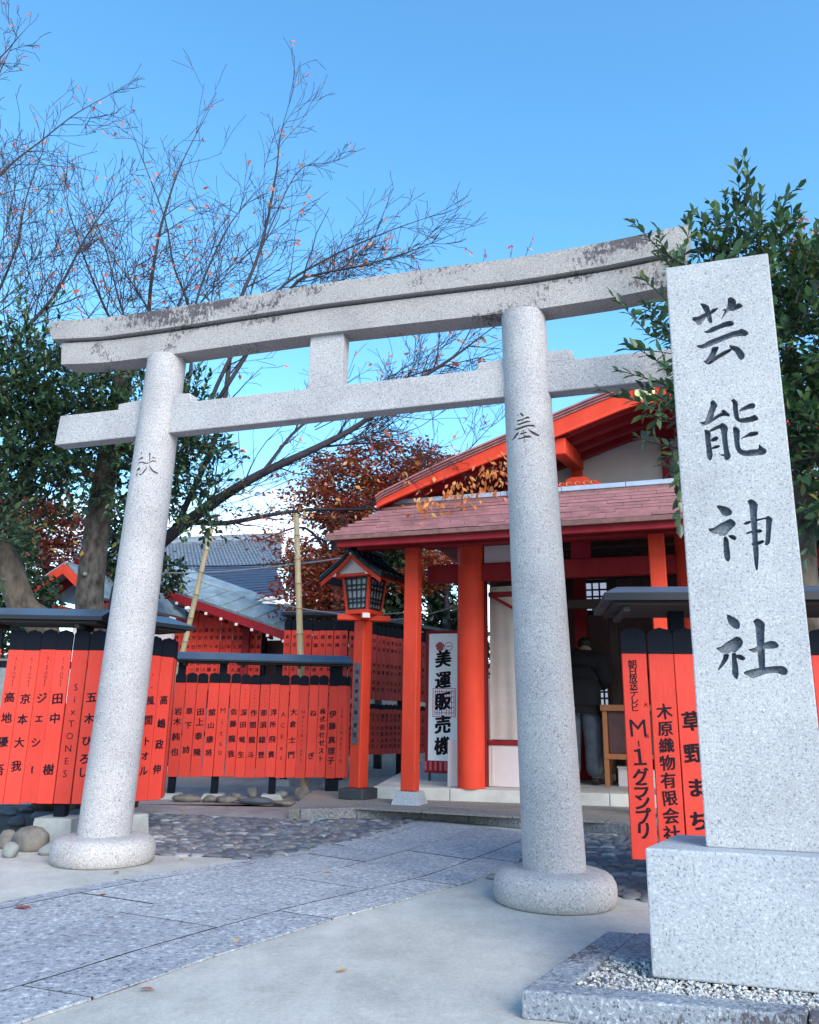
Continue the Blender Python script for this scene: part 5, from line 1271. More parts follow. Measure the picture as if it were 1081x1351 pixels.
w0_=a+Vector((.9,.5,0)); w1_=D(470,783,20.8)+Vector((0,.4,0))
m=MB(); wd=(w1_-w0_); wd.z=0; Lw=wd.length; wd.normalize(); wn_=Vector((-wd.y,wd.x,0)); k=0; z=2.2; zt_=b.z-.14
wl=beam3(w0_,w1_,.10,0,zt_,SIDE,'wall',h2)
while z<zt_-.1:
    m.fix=True; p=w0_-wn_*.10; q=w1_-wn_*.10; m.add([Vector((p.x,p.y,z)),Vector((q.x,q.y,z)),Vector((q.x,q.y,z+.13)),Vector((p.x,p.y,z+.13)),Vector((p.x-wn_.x*.018,p.y-wn_.y*.018,z)),Vector((q.x-wn_.x*.018,q.y-wn_.y*.018,z))],[(4,5,2,3),(0,1,5,4)]); z+=.135
obj('siding_course',m,SIDE,wl,world=True,kind='stuff')
p=D(318,815,20.9); obj('window',MB().cbox(-.5,.5,-.03,.03,-.45,.4,.01,0,Matrix.Translation(p-Vector((0,.0,0)))),BLIND,h2,world=True)
# glimpse of a red roofed shrine right of the marker post
g0=thing('far_shrine','red and white shrine corner seen right of the marker post','building',D(1079,800,14),0)
a=D(1045,672,13.4); b=D(1130,722,12.6)
m=MB(); quadslab(m,a,b,b+Vector((.8,2,.6)),a+Vector((.8,2,.6)),.08); obj('roof',m,TILEG,g0,world=True)
m=MB(); m.fix=True; t_=Vector((.02,.06,0)); z_=Vector((0,0,-.35)); o_=Vector((0,0,-.09)); m.add([a+o_,b+o_,b+z_+o_,a+z_+o_,a+t_+o_,b+t_+o_,b+z_+t_+o_,a+z_+t_+o_],[(0,1,2,3),(7,6,5,4),(0,4,5,1),(1,5,6,2),(2,6,7,3),(3,7,4,0)]); obj('fascia',m,VP,g0,world=True)
beam3(a+Vector((.2,.8,0)),b+Vector((.4,.8,0)),.1,0,a.z-.5,WHT,'wall',g0)
beam3(a+Vector((.0,.5,0)),a+Vector((.25,.45,0)),.1,0,a.z-.5,VP,'post',g0)

# boundary wall closing the precinct
bwl=thing('boundary_wall','low weathered concrete boundary wall far behind the name board fences','wall',(-14,19,0),0)
x_=-14.0
while x_<9:
    obj('wall_panel',MB().cbox(x_,x_+1.98,19,19.15,0,2.3,.01),CONC,bwl,world=True); x_+=2.0
obj('coping',MB().cbox(-14.05,9.05,18.95,19.2,2.301,2.38,.01),CURB,bwl,world=True)
# ================================================================== ROCKS
def rockmesh(seed):
    r_=random.Random(seed); bm=bmesh.new(); bmesh.ops.create_icosphere(bm,subdivisions=2,radius=1)
    dirs=[Vector((r_.gauss(0,1),r_.gauss(0,1),r_.gauss(0,1))).normalized() for _ in range(9)]; offs=[r_.uniform(.55,.85) for _ in dirs]
    for v in bm.verts:
        for d,o_ in zip(dirs,offs):
            k=v.co.dot(d)
            if k>o_: v.co-=d*(k-o_)*.85
    return bm
def rock(px,pyb,wpx,hpx,mat,seed,label,flat_=1.0,group=None):
    p=G(px,pyb,0.0); dist=math.hypot(p.x,p.y); w=wpx*dist/1040/2*.99; h=hpx*dist/1040; bm=rockmesh(seed)
    for v in bm.verts: v.co=Vector((v.co.x*w*1.15,v.co.y*w*.8,(v.co.z*.58+.42)*h*.98))
    me=bpy.data.meshes.new('rock'); bm.to_mesh(me); bm.free(); me.materials.append(mat)
    for pl in me.polygons: pl.use_smooth=True
    o=link('rock',me,None,loc=(p.x,p.y+w*.8,0),label=label,cat='rock',group=group or 'rocks edging the planting beds')
    o.rotation_euler=(0,0,0); return o
for a in ((310,1055,12,9,ROCKA,1,'small brownish rock, first of the upright ones left of the bamboo foot'),(331,1053,16,14,ROCKW,2,'pale pointed rock under the middle of the short fence'),(360,1053,9,11,ROCKW,3,'narrow white stone beside the smooth pale cobble'),(371,1054,15,10,ROCKW,4,'smooth pale oval stone under the short fence'),(396,1058,20,21,ROCKA,5,'large upright yellowish rock left of the bamboo foot'),
  (243,1060,34,11,ROCKA,6,'long flat brown rock at the left end of the row'),(275,1060,22,9,ROCKA,7,'dark rounded rock beside the long flat brown rock'),(297,1061,26,11,ROCKA,8,'reddish brown flat rock in the row under the short fence'),(332,1063,48,9,ROCKB,9,'long dark slate edging stone under the short fence'),(372,1065,34,8,ROCKA,10,'low tan edging stone in front of the yellowish rock'),(408,1066,40,7,ROCKB,11,'thin grey edging stone just left of the kerb'),(425,1055,20,9,ROCKA,12,'grey rock in front of the concrete footing by the lantern'),
  (29,1126,42,28,ROCKA,13,'big rounded boulder left of the concrete footing'),(3,1122,22,24,ROCKA,14,'boulder cut by the left edge of the photo'),(8,1133,18,18,ROCKW,15,'small white stone at the far left below the boulder'),(58,1130,22,14,ROCKW,16,'pale wedge stone leaning on the concrete footing'),
  (18,1092,22,14,ROCKB,17,'dark stone behind the big boulder'),(50,1084,26,12,ROCKB,18,'dark flat stone under the long fence'),(8,1078,20,10,ROCKB,19,'dark stone at the left under the long fence'),(100,1080,22,12,ROCKB,20,'dark stone left of the ring base'),(30,1074,18,9,ROCKB,21,'small dark stone farther back under the long fence')): rock(*a)

# ================================================================== CABLES
def cable(label,pts,r,mat):
    P_=[D(*p) for p in pts]; m=MB(); L=[]
    for a,b in zip(P_,P_[1:]):
        for t in np.linspace(0,1,9)[:-1]: q=a.lerp(b,t); q.z-=.10*(4*t*(1-t))*(b-a).length/6; L.append(q)
    L.append(P_[-1]); m.tube(L,r,5); link('cable',m.mesh('cable',mat,True),None,label=label,cat='cable',group='cables strung to the hall')
cable('pale cable rising to the porch corner from behind the left bamboo',[(215,756,13),(390,744,11.6),(528,717,9.5)],.009,CABLE)
cable('black cable crossing the tiled roof behind the left bamboo pole',[(208,745,13.2),(391,742,12),(528,718,9.52)],.012,CABLK)
cable('pale cable sagging from the teal shed to behind the lantern box',[(246,761,13),(345,790,12.6),(450,810,11.2),(560,806,10.6)],.009,CABLE)
cable('pale cable passing below the lantern eaves toward the column',[(490,818,10.6),(545,815,10.6),(600,800,10.7)],.009,CABLE)

# ================================================================== FALLEN LEAVES
lm=leaf_mesh('fallen_leaf',np.array([[-.5,0,0]]),np.array([[1.,0,0]]),np.array([[0,0,1.]]),np.array([1.0]),LFF,'oval')
spots=[(31,1197,.10,'pale orange'),(452,1278,.05,'dark red'),(135,1180,.06,'brown'),(148,1210,.05,'reddish'),(312,1240,.05,'dark red'),(195,1303,.05,'dark brown'),(153,1150,.05,'brown'),(315,1085,.08,'bright orange'),(240,1068,.06,'orange'),(430,1150,.07,'pale pink'),(404,1116,.08,'red'),(430,1082,.06,'yellow'),(497,1106,.06,'red'),(506,1128,.05,'red'),(240,1132,.05,'tan'),(690,1108,.05,'brown'),(353,1086,.07,'reddish'),(300,1064,.05,'red'),(345,1065,.05,'red'),(563,1052,.06,'orange')]
desc=['small leaf on the granite path near the left edge','leaf on the bare concrete right of the path','leaf on the path border left of the ring base','leaf lower on the path left of centre','leaf in the middle of the path','leaf on the concrete just below the path edge','leaf at the foot of the left ring base','largest leaf lying on the cobbles','leaf on the paving strip near the left gate pillar','leaf on the right of the path below the kerb','leaf on the path edge beside the cobbles','leaf against the kerb stone','leaf on the far end of the path','leaf near a joint at the far end of the path','leaf on the cobbles beside the left ring base','leaf on the slabs left of the right pillar','leaf on the cobbles below the short fence','leaf on the paving strip under the short fence','leaf on the paving strip left of the kerb','leaf on the terrace beside the porch post']
for (px,py,s_,c_),d_ in zip(spots,desc):
    z=.117 if (py<1075 and px>400) else (.012 if c_ else 0)
    p=G(px,py,z+.003); o=link('fallen_leaf',lm,None,loc=(p.x,p.y,p.z-.004),label=f'{c_} fallen {d_}',cat='leaf',group='fallen leaves on the ground'); o.scale=(s_*1.15,s_*1.3,s_*1.2); o.rotation_euler=(rng.uniform(-.06,.06),rng.uniform(-.05,.05),rng.uniform(0,6.3))
#PART4
# ================================================================== TREES
def ellp(n,c,rad,hollow=.35):
    v=rndunit(n); r=(hollow+(1-hollow)*nrs.rand(n))**(1/2.2); return np.array(c)+v*r[:,None]*np.array(rad), v
def pxr(px,d): return px*d/1040
# ---- cherry
ch=thing('cherry_tree','nearly bare cherry tree with a few red leaves spreading above the gate','tree',(-3.25,9.6,0),0)
wood=MB(); tw=MB(); tips=[]
trunk=[(-3.25,9.6,-.05),(-3.18,9.55,.9),D(160,800,9.9),D(182,745,10)]
pts,rs=limb(wood,trunk,.19,.13,9)
def L2_(pts,r0,r1,nch,clen,up=.12,lev=3,start=.12,sp=.65):
    P_=[D(*p) for p in pts]; q,rs=limb(wood if r0>.03 else tw,P_,r0*THIN,r1*.8,7 if r0>.03 else 5)
    n=len(q)
    for i in range(nch):
        t=start+(1-start)*(i+rng.random()*.6)/nch; j=min(n-2,int(t*(n-1))); d=(q[j+1]-q[j]).normalized(); s_=d.cross(Vector((rng.gauss(0,1),rng.gauss(0,1),rng.gauss(0,1)))).normalized()
        grow(tw,q[j].lerp(q[j+1],rng.random()),d*.85+s_*sp+Vector((0,0,up*1.5)),clen*rng.uniform(.6,1.25)*(1.1-.5*t),max(.0055,rs[j]*.5) if rs[j]<.02 else .011,1,lev,tips,up*.35,.62)
    grow(tw,q[-1],(q[-1]-q[-2]),clen*.6,r1,2,3,tips,up*.3)
J=(190,735,10); THIN=.85
L2_([J,(235,698,9.8),(290,658,9.6),(345,625,9.4),(420,590,9.2),(475,560,9.1),(540,510,9.0),(600,470,8.9),(640,440,8.9)],.105,.010,26,.9,.03)
L2_([J,(240,692,10.0),(300,690,10.2),(391,674,10.9),(470,672,10.6),(540,668,10.2),(600,655,9.9)],.060,.008,22,.85,.0)
L2_([(345,625,9.4),(400,560,9.5),(480,520,9.5),(560,490,9.4),(640,470,9.3)],.030,.006,12,.8,.03)
L2_([(420,590,9.2),(500,585,9.3),(580,600,9.4),(660,625,9.5)],.020,.006,12,.7,-.02)
L2_([(470,672,10.6),(540,640,10.2),(600,610,9.9),(650,560,9.7)],.018,.005,12,.8,.03)
THIN=.72
L2_([J,(215,660,10.1),(205,560,10.2),(200,470,10.2),(197,400,10.2),(207,325,10.2),(220,272,10.1),(240,215,10),(277,143,10)],.075,.004,12,1.0,.10)
L2_([(205,560,10.2),(240,480,10.4),(249,410,10.4),(229,350,10.5),(218,290,10.5),(190,215,10.6),(172,168,10.6)],.040,.004,10,.9,.10)
L2_([(215,620,10.1),(250,500,9.8),(257,405,9.8),(295,310,9.7),(335,255,9.7)],.045,.005,11,.9,.08)
L2_([(235,690,9.8),(290,560,9.6),(310,420,9.6),(338,345,9.6),(352,295,9.6),(365,225,9.6),(370,180,9.6),(384,128,9.6)],.055,.004,13,1.0,.10)
L2_([(250,600,9.7),(300,480,9.5),(362,388,9.4),(425,345,9.3),(500,310,9.2),(572,284,9.2)],.045,.004,14,.9,.06)
L2_([(280,540,9.6),(380,385,9.4),(420,362,9.3),(480,350,9.2),(540,332,9.1),(600,308,9.1)],.040,.004,14,.8,.05)
L2_([(338,345,9.6),(390,230,9.6),(430,215,9.6),(455,208,9.6)],.014,.004,6,.45,.04,2)
L2_([(205,520,10.2),(150,430,10.4),(115,350,10.6),(95,290,10.7),(78,235,10.8)],.035,.004,12,.9,.08)
L2_([(205,500,10.2),(165,420,10),(140,330,10),(110,250,10)],.030,.004,10,.9,.08)
for k in range(18):
    x0=90+260*k/18; y0=rng.uniform(400,470); x1=x0+rng.uniform(-110,140); L2_([(x0,y0,9.9),((x0+x1)/2+rng.uniform(-14,14),y0-rng.uniform(40,80),9.9),(x1,y0-rng.uniform(90,210),9.9)],.012,.004,6,.8,.05)
for k in range(10):
    x0=rng.uniform(400,470); y0=rng.uniform(560,590); x1=x0+rng.uniform(60,190); L2_([(x0,y0,9.2),((x0+x1)/2,y0-rng.uniform(20,60),9.2),(x1,y0-rng.uniform(50,140),9.2)],.010,.004,5,.6,.05)
for k in range(5):
    x0=rng.uniform(380,470); y0=400; L2_([(x0,y0,9.3),(x0+rng.uniform(10,50),y0-40,9.3),(x0+rng.uniform(40,110),y0-rng.uniform(60,95),9.3)],.010,.004,7,.5,.08)
for a_,b_ in (((686,360),(703,316)),((673,360),(676,327)),((638,360),(640,334))): L2_([(a_[0],a_[1],8.9),((a_[0]+b_[0])/2-1,(a_[1]+b_[1])/2,8.9),(b_[0],b_[1],8.9)],.007,.004,2,.06,.0,1)
obj('trunk',wood,BARKD,ch,smooth=True,world=True); obj('twigs',tw,BARKD,ch,world=True)
P_=[];X_=[]
for p,d,lev in tips:
    k=.20 if p.z<4.0 else (.07 if p.z>5.2 else .10)
    if rng.random()<k: P_.append(p[:]); X_.append((d*.3+Vector((rng.gauss(0,.5),rng.gauss(0,.5),-.6)))[:])
P_=np.array(P_);X_=unit(np.array(X_)); me=leaf_mesh('leaves',P_,X_,rndunit(len(P_)),.085*(.6+.6*nrs.rand(len(P_))),LFC,'fold'); print('cherry tips',len(tips),'leaves',len(P_),'twig v',len(tw.v))
o=link('leaves',me,ch,kind='stuff'); o.location=-ch.location
for a_,b_ in (((688,350),(702,316)),((674,345),(674,328)),((640,350),(640,332))): pass
# orange leaf cluster hanging before the hall roof
om=MB(); P_=[];X_=[]
for k in range(95):
    t=rng.random(); px=548+118*t+rng.uniform(-8,8); py=(668-46*t)+rng.gauss(0,11); p=D(px,py,9.0+rng.uniform(-.25,.25)); 
    for _ in range(2): P_.append((p+Vector((rng.gauss(0,.04),rng.gauss(0,.04),rng.gauss(0,.03))))[:]); X_.append((rng.gauss(0,.6),rng.gauss(0,.6),-.9))
for k in range(40):
    p=D(rng.uniform(380,570),rng.uniform(600,680),9.6+rng.uniform(-.5,.5)); P_.append(p[:]); X_.append((rng.gauss(0,.7),rng.gauss(0,.6),-.6))
me=leaf_mesh('orange_leaves',np.array(P_),unit(np.array(X_)),rndunit(len(P_)),.085*(.7+.5*nrs.rand(len(P_))),LFO,'fold'); o=link('orange_leaves',me,ch,kind='stuff'); o.location=-ch.location
# ---- second bare tree at the far left edge
c2=thing('cherry_tree','bare tree at the left edge with twigs reaching in from outside the photo','tree',D(-40,1060,10.5).to_2d().to_3d(),0)
wood=MB(); tw=MB(); tips=[]
def tr2(pts,r0,r1,nch,clen,up=.1): L2_(pts,r0,r1,nch,clen,up)
L2_([(-60,1000,10.5),(-50,850,10.5),(-80,640,10.5),(-70,480,10.5)],.20,.09,3,.6)
L2_([(-70,480,10.5),(-60,330,10.4),(0,232,10.3),(55,185,10.2),(100,150,10.1),(150,122,10.1)],.030,.005,15,.9,.06)
L2_([(-60,560,10.5),(30,440,10.2),(75,385,10.1),(115,310,10),(150,262,10)],.05,.005,14,.9,.08)
L2_([(-70,480,10.5),(-20,420,10.4),(20,330,10.3),(35,260,10.3),(60,190,10.3)],.035,.005,13,.9,.08)
L2_([(-70,380,10.5),(-30,180,10.4),(0,95,10.3),(20,52,10.3)],.03,.004,8,.6,.08)
L2_([(-70,300,10.5),(-30,120,10.4),(10,66,10.4),(34,38,10.4)],.03,.004,5,.5,.02)
for k in range(9):
    x0=rng.uniform(-90,60); y0=rng.uniform(380,470); x1=x0+rng.uniform(-10,110); L2_([(x0,y0,10.2),((x0+x1)/2+rng.uniform(-14,14),y0-rng.uniform(40,80),10.2),(x1,y0-rng.uniform(90,230),10.2)],.012,.004,6,.8,.05)
obj('trunk',wood,BARKD,c2,smooth=True,world=True); obj('twigs',tw,BARKD,c2,world=True)
P_=[];X_=[]
for p,d,lev in tips:
    if rng.random()<.08: P_.append(p[:]); X_.append((d*.3+Vector((rng.gauss(0,.5),rng.gauss(0,.5),-.6)))[:])
P_=np.array(P_);X_=unit(np.array(X_)); o=link('leaves',leaf_mesh('leaves',P_,X_,rndunit(len(P_)),.07*(.6+.6*nrs.rand(len(P_))),LFC,'fold'),c2,kind='stuff'); o.location=-c2.location
# ---- leaning brown trunk at far left (tan bark)
t3=thing('leaning_tree','tree with tan leaning trunk rising behind the left end of the long fence','tree',(-4.2,9.3,0),0)
wood=MB(); tips=[]; tw=MB()
limb(wood,[(-3.9,9.2,0),D(62,850,9.5),D(30,800,9.5),D(8,740,9.5),D(-25,690,9.5),D(-40,600,9.5)],.18,.12,9)
limb(wood,[D(-18,700,9.5),D(10,670,9.5),D(42,615,9.5),D(60,560,9.6)],.10,.05,8)
obj('trunk',wood,BARKR,t3,smooth=True,world=True)
L2_([(-20,700,9.2),(15,660,9.2),(40,650,9.2),(70,625,9.2),(100,600,9.2)],.022,.006,5,.4,.0,2); L2_([(0,694,8.9),(38,662,8.9),(70,648,8.9),(112,620,8.9)],.016,.005,5,.4,.0,2)
obj('twigs',tw,BARKD,t3,world=True)
P_=[];X_=[]
for k in range(26): p=D(rng.uniform(5,115),rng.uniform(645,735),9.1); P_.append(p[:]); X_.append((rng.gauss(0,.7),rng.gauss(0,.6),-.6))
o=link('leaves',leaf_mesh('leaves',np.array(P_),unit(np.array(X_)),rndunit(len(P_)),.10*(.7+.5*nrs.rand(len(P_))),LFO,'fold'),t3,kind='stuff'); o.location=-t3.location
# ---- broadleaf evergreen left
def evergreen(name,label,base,trunkpts,r0,r1,bark,ells,nshoot,leaf,nper,mat,shape='oval',limbs=(),crownname='crown',droop=.1,rnd_pow=1.0,slen=.42,rt=.004):
    t=thing(name,label,'tree',base,0); w=MB(); limb(w,trunkpts,r0,r1,12)
    for a,ra,rb in limbs: limb(w,a,ra,rb,7)
    obj('trunk',w,bark,t,smooth=True,world=True)
    tot=sum(e[1][0]*e[1][1]*e[1][2] for e in ells); tm=MB(); bs=[];ds=[];ls=[]
    for c,rad in ells:
        n=max(6,int(nshoot*(rad[0]*rad[1]*rad[2])/tot)); P,v=ellp(n,c,[r*.86 for r in rad])
        for p,q in zip(P,v): bs.append(p); ds.append((Vector(q)+Vector((rng.gauss(0,.5),rng.gauss(0,.5),.45+rng.gauss(0,.4))))); ls.append(slen*rng.uniform(.6,1.3))
    P,X,Z,SZ=shoots(bs,ds,ls,leaf,nper,tm,rt,droop)
    obj('branchlets',tm,BARKD,t,world=True,kind='stuff')
    o=link(crownname,leaf_mesh(crownname,P,X,Z,SZ,mat,shape,None),t,kind='stuff'); o.location=-t.location; print(label,len(P)); return t
dd_=8.9
def E_(px,py,rx,ry,d=dd_,rz=None): c=D(px,py,d); return (tuple(c),(pxr(rx,d),pxr(rz or rx,d),pxr(ry,d)))
ells=[E_(60,520,75,60),E_(140,525,60,45),E_(20,590,60,60),E_(95,590,75,60),E_(165,610,60,70),E_(240,600,58,62,9.2),E_(262,655,40,42,9.3),E_(15,490,55,50),E_(205,560,60,50),E_(35,440,30,20),E_(-20,540,60,80),E_(-30,680,50,50),E_(250,560,50,40,9.3)]
tb_=(-3.42,8.75,0)
evergreen('evergreen_tree','dark broadleaf evergreen with thick grey trunk behind the left gate pillar',tb_,[(-3.42,8.75,0),D(122,860,9.3),D(118,790,9.25),D(128,700,9.2),D(140,620,9.2),D(155,540,9.1),D(165,480,9.1)],.185,.10,BARK,ells,1650,.082,9,LFG,'oval',
  limbs=[([D(135,640,9.2),D(90,600,9.1),D(50,560,9)],.05,.02),([D(150,600,9.2),D(205,580,9.2),D(250,570,9.2)],.05,.02),([D(150,560,9.1),D(110,520,9.1)],.04,.02)],droop=.12)
m=MB(); p=D(112,757,9.07); m.lathe([(.02,-.05),(.022,0),(.016,.008),(.006,.009)],9,0,Matrix.Translation(p)@Matrix.Rotation(R(85),4,'X')); 
tk=[o for o in bpy.data.objects if o.get('label','').startswith('dark broadleaf')][0]; obj('pruned_knot',m,ROCKW,tk,world=True)
# ---- evergreen right, behind the marker
d5=5.9
def E5(px,py,rx,ry,d=d5): return E_(px,py,rx,ry,d)
ells=[E5(1062,470,46,80),E5(1085,580,50,70),E5(1065,400,45,55),E5(1075,650,42,45),E5(1040,360,40,35),E5(1000,345,50,38,5.6),E5(940,372,38,28,5.5),E5(990,300,34,34,5.6),E5(1110,430,60,100),E5(1050,560,32,50),E5(1120,600,50,80),E5(905,385,24,28,4.75),E5(908,470,24,40,4.75),E5(908,560,20,40,4.75),E5(960,420,60,50,5.6)]
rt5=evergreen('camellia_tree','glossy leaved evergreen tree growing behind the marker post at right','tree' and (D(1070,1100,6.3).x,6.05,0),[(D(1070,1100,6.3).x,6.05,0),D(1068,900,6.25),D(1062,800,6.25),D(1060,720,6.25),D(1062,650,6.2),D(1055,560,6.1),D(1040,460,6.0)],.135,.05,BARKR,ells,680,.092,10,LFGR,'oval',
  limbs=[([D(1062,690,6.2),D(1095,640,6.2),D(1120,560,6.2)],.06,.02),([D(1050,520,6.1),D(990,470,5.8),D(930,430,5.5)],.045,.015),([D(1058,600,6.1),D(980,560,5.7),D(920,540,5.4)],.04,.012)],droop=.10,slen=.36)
# hand placed shoots that show against sky, beam and gable
SH=[[(900,350),(872,331),(847,304),(834,292)],[(905,410),(883,398),(858,376),(845,364)],[(905,455),(884,451),(858,443),(830,412),(803,384)],[(905,500),(884,487),(850,465),(826,452)],[(905,512),(883,510),(850,498),(811,487)],
 [(905,548),(889,540),(850,532),(821,524),(788,513)],[(905,560),(880,556),(852,548)],[(905,596),(886,589),(860,584),(837,573)],[(905,622),(886,620),(868,612)],[(905,470),(885,440),(862,415),(848,398)],[(910,545),(890,515),(865,500)],[(905,350),(885,340),(872,320),(868,300)],[(905,570),(888,600),(870,606)],[(905,520),(880,530),(845,510)],[(905,620),(892,640),(884,610)],
 [(985,345),(984,300),(986,262),(985,230)],[(965,345),(962,300),(958,270),(956,256)],[(1000,345),(1003,300),(1004,270),(1005,248)],[(1005,345),(1018,310),(1028,285),(1042,258)],[(940,345),(936,310),(928,290),(912,278)],[(925,350),(918,320),(908,302),(905,288)],[(950,345),(945,305),(941,280)],[(1015,350),(1022,320),(1025,295),(1028,275)],[(905,350),(895,325),(884,312)],[(975,345),(972,290),(970,255)],[(995,345),(994,285),(996,258)],
 [(1050,400),(1060,360),(1070,325),(1078,300)],[(1040,390),(1052,350),(1058,335)],[(1060,420),(1075,390),(1090,350)],[(930,350),(925,310),(932,285)],[(985,350),(1012,330),(1040,300)],[(890,360),(880,345),(862,335)]]
B1=[];D1=[]
tw5=MB(); LP_=[];LX=[];LZ=[];LS=[]
for k,s_ in enumerate(SH):
    dz=4.68 if s_[-1][0]<880 else 5.4
    w=[D(x,y,dz) for x,y in s_]; q=[]
    for a,b in zip(w,w[1:]):
        for t in (0,.34,.67): q.append(a.lerp(b,t))
    q.append(w[-1]); tw5.tube(q,[.006-.004*i/len(q) for i in range(len(q))],4,cap=False)
    Ltot=sum((b-a).length for a,b in zip(q,q[1:])); nl=int(Ltot/.024)
    for i in range(nl):
        t=(.10+.90*i/nl)*(len(q)-1); j=min(len(q)-2,int(t)); p=q[j].lerp(q[j+1],t-j); d=(q[j+1]-q[j]).normalized(); side=d.cross(Vector((0,1,.3))).normalized(); s2=d.cross(side)
        a=i*2.4+rng.random()*.9; o_=side*math.cos(a)+s2*math.sin(a)*.8
        LP_.append(p); LX.append((o_*(.9-.45*i/nl)+d*(.5+.6*i/nl)+Vector((0,0,rng.uniform(-.15,.15)))).normalized()); LZ.append((Vector((rng.uniform(-.5,.5),-.3+rng.uniform(-.4,.4),.9))-o_*.3).normalized()); LS.append(.083*rng.uniform(.65,1.1)*(1.05-.4*max(0,i/nl-.7)))
obj('branchlets',tw5,BARKD,rt5,world=True,kind='stuff')
one=leaf_mesh('leaf',np.array([[0,0,0.]]),np.array([[1.,0,0]]),np.array([[0,0,1.]]),np.array([1.0]),LFGO,'oval')
order=sorted(range(len(LP_)),key=lambda i:(LP_[i]-CAM).length-LS[i]*8)
for i in order[:300]:
    x=LX[i]; y=LZ[i].cross(x).normalized(); z=x.cross(y); M=Matrix((x,y,z)).transposed().to_4x4(); M=Matrix.Translation(LP_[i]-rt5.location)@M@Matrix.Scale(LS[i],4)
    o=link('leaf',one,rt5); o.matrix_local=M
ri=order[300:]; 
if ri: o=link('shoot_leaves',leaf_mesh('shoot_leaves',np.array([LP_[i][:] for i in ri]),np.array([LX[i][:] for i in ri]),np.array([LZ[i][:] for i in ri]),np.array([LS[i] for i in ri]),LFG,'oval'),rt5,kind='stuff'); o.location=-rt5.location
print('shoot leaves',len(LP_))
# plum coloured shoot on the right tree
m=MB(); w=[D(x,y,5.6) for x,y in ((1030,352),(1040,330),(1050,305),(1058,285))]; m.tube(w,[.004,.0035,.003,.002],4); 
w2=[D(x,y,5.6) for x,y in ((1040,330),(1060,318),(1072,300))]; m.tube(w2,[.003,.0025,.002],4); obj('red_twig',m,BARKD,rt5,world=True)
P_=np.array([D(x,y,5.58)[:] for x,y in ((1050,291),(1056,296),(1060,287),(1066,290),(1045,312),(1049,322),(1072,308),(1076,303),(1042,320),(1038,332))]); o=link('red_leaves',leaf_mesh('red_leaves',P_,unit(np.array([(rng.gauss(.6,.5),0,rng.gauss(-.3,.5)) for _ in P_])),unit(np.array([(rng.gauss(0,.4),-1,.4) for _ in P_])),np.full(len(P_),.055),LFP,'oval'),rt5,kind='stuff'); o.location=-rt5.location
# ---- maples and background trees
def maple(label,base,ells,n,mat,size,trunk,r0=.12,cat='tree',name='maple_tree',wind=1.0):
    t=thing(name,label,cat,base,0); w=MB(); q,_=limb(w,trunk,r0,r0*.4,8)
    for c,rad in ells: limb(w,[q[len(q)*2//3],(q[-1]+Vector(c))/2+Vector((0,0,-.1)),Vector(c)],r0*.3,.012,5)
    obj('trunk',w,BARKD,t,smooth=True,world=True)
    tot=sum(e[1][0]*e[1][1]*e[1][2] for e in ells); PP=[]
    for c,rad in ells:
        k=int(n*(rad[0]*rad[1]*rad[2])/tot); nc=max(3,k//34); C_,_v=ellp(nc,c,rad,.2)     # horizontal sprays of leaves
        for cc in C_:
            m_=34; off=nrs.normal(size=(m_,3))*np.array([.17,.17,.035])*wind; off[:,2]-=.25*(off[:,0]**2+off[:,1]**2); PP.append(cc+off)
    P=np.concatenate(PP); nn=len(P); X=unit(nrs.normal(size=(nn,3))*np.array([1,1,.35])-np.array([0,0,.2])); Z=unit(nrs.normal(size=(nn,3))*.35+np.array([0,0,1.]))
    base_r=np.repeat(nrs.rand(len(PP)),34)*.62+nrs.rand(nn)*.38
    o=link('foliage',leaf_mesh('foliage',P,X,Z,size*(.6+.7*nrs.rand(nn)),mat,'fold',base_r),t,kind='stuff'); o.location=-t.location; print(label,nn); return t
dm=15.0
def EM(px,py,rx,ry,d=dm): return E_(px,py,rx,ry,d)
maple('autumn maple with orange and red leaves behind the upright bamboo pole',tuple(D(440,900,15).to_2d())+(0,),[EM(490,610,42,42),EM(420,665,48,32),EM(460,640,55,35),EM(385,735,35,36),EM(420,745,50,34),EM(390,790,32,28,14.6),EM(470,690,60,30),EM(440,790,50,30),EM(520,650,50,40),EM(350,710,14,18),EM(560,605,44,24),EM(430,612,26,22)],20000,LFM,.10,[tuple(D(440,900,15).to_2d())+(0,),D(445,820,15),D(440,740,15),D(455,670,15)],.14)
maple('red topped maple rising above the hall roof left end',tuple(D(575,900,17).to_2d())+(0,),[EM(570,625,42,26,17),EM(600,640,30,18,17),EM(545,660,40,26,17),EM(560,740,60,40,17)],6500,LFR,.11,[tuple(D(575,900,17).to_2d())+(0,),D(570,760,17),D(568,680,17)],.14)
maple('dark red maple behind the leaning tan trunk at left',tuple(D(60,900,18).to_2d())+(0,),[EM(40,690,52,36,18),EM(85,700,40,40,18),EM(20,660,40,26,18),EM(60,735,60,26,18),EM(0,710,40,40,18)],11000,LFR,.11,[tuple(D(60,900,18).to_2d())+(0,),D(60,800,18),D(60,720,18)],.14)
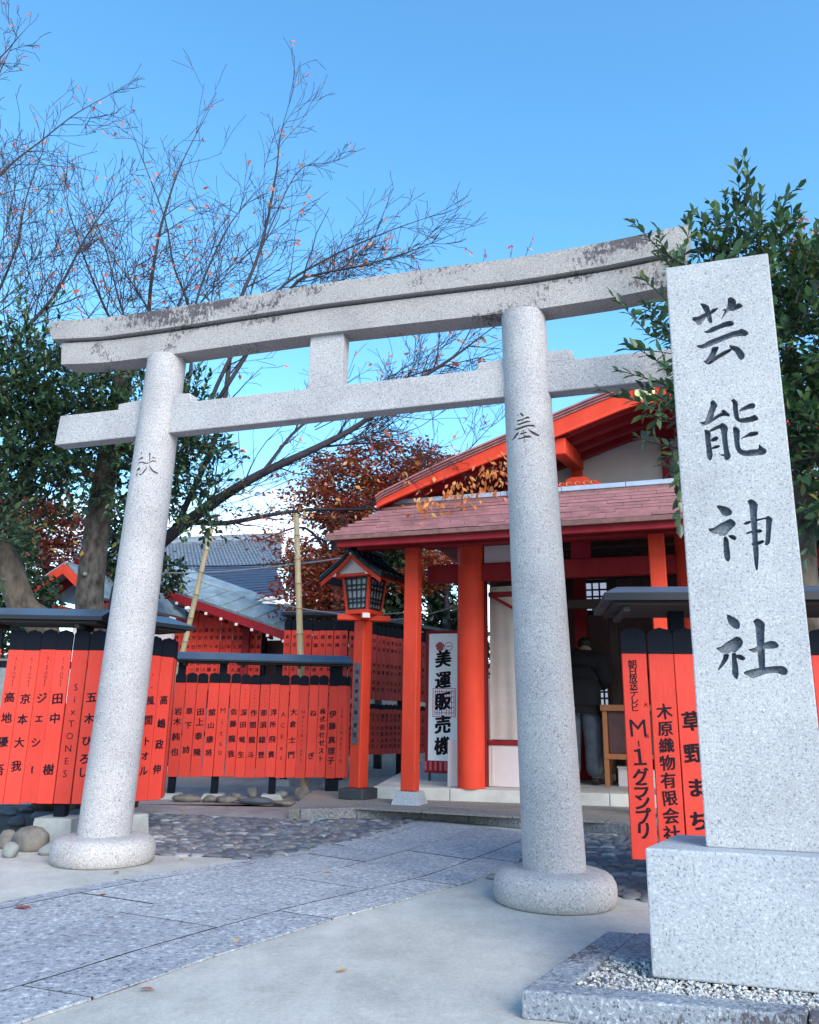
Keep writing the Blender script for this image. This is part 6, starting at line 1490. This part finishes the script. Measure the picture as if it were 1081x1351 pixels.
maple('orange maple seen between porch post and round column',tuple(D(590,900,15.5).to_2d())+(0,),[EM(575,755,34,26,15.5),EM(600,740,30,26,15.5),EM(545,770,30,20,15.5)],3500,LFM,.10,[tuple(D(590,900,15.5).to_2d())+(0,),D(590,830,15.5),D(588,770,15.5)],.10)
def shrub(label,base,ells,n,size,mat,trunk,name='evergreen_shrub'):
    t=thing(name,label,'shrub' if 'shrub' in name else 'tree',base,0); w=MB(); limb(w,trunk,.09,.04,7); obj('trunk',w,BARKD,t,smooth=True,world=True)
    tot=sum(e[1][0]*e[1][1]*e[1][2] for e in ells); PP=[]
    for c,rad in ells: P,v=ellp(int(n*(rad[0]*rad[1]*rad[2])/tot),c,rad,.3); PP.append(P)
    P=np.concatenate(PP); nn=len(P); P=P+nrs.normal(size=(nn,3))*.06; o=link('foliage',leaf_mesh('foliage',P,rndunit(nn),unit(nrs.normal(size=(nn,3))*.7+np.array([0,0,.8])),size*(.6+.8*nrs.rand(nn)),mat,'fold'),t,kind='stuff'); o.location=-t.location
shrub('dark evergreen mass behind the lantern roof',tuple(D(500,950,16.2).to_2d())+(0,),[EM(480,770,70,70,16.2),EM(560,820,60,60,16.2),EM(430,830,60,45,16.2),EM(520,720,50,50,16.2),EM(600,860,50,60,16.2),EM(470,700,45,40,16.2)],9000,.16,LFD,[tuple(D(500,950,16.2).to_2d())+(0,),D(500,840,16.2),D(500,760,16.2)],'evergreen_tree')
shrub('green shrub at the left edge below the dark red maple',tuple(D(20,900,13).to_2d())+(0,),[EM(10,740,34,60,13),EM(40,800,34,40,13),EM(0,820,50,40,13)],3500,.11,LFG,[tuple(D(20,900,13).to_2d())+(0,),D(20,850,13),D(15,790,13)])
shrub('loose green tree between the trunk and the left gate pillar',tuple(D(190,900,15).to_2d())+(0,),[EM(170,740,40,40,15),EM(215,760,30,26,15),EM(150,690,30,30,15)],3000,.12,LFD,[tuple(D(190,900,15).to_2d())+(0,),D(190,820,15),D(185,760,15)],'evergreen_tree')
shrub('dark trees beyond the marker post at the right edge',tuple(D(1130,900,16).to_2d())+(0,),[EM(1120,760,70,90,16),EM(1200,800,90,110,16)],3500,.2,LFD,[tuple(D(1130,900,16).to_2d())+(0,),D(1130,850,16),D(1130,780,16)],'evergreen_tree')
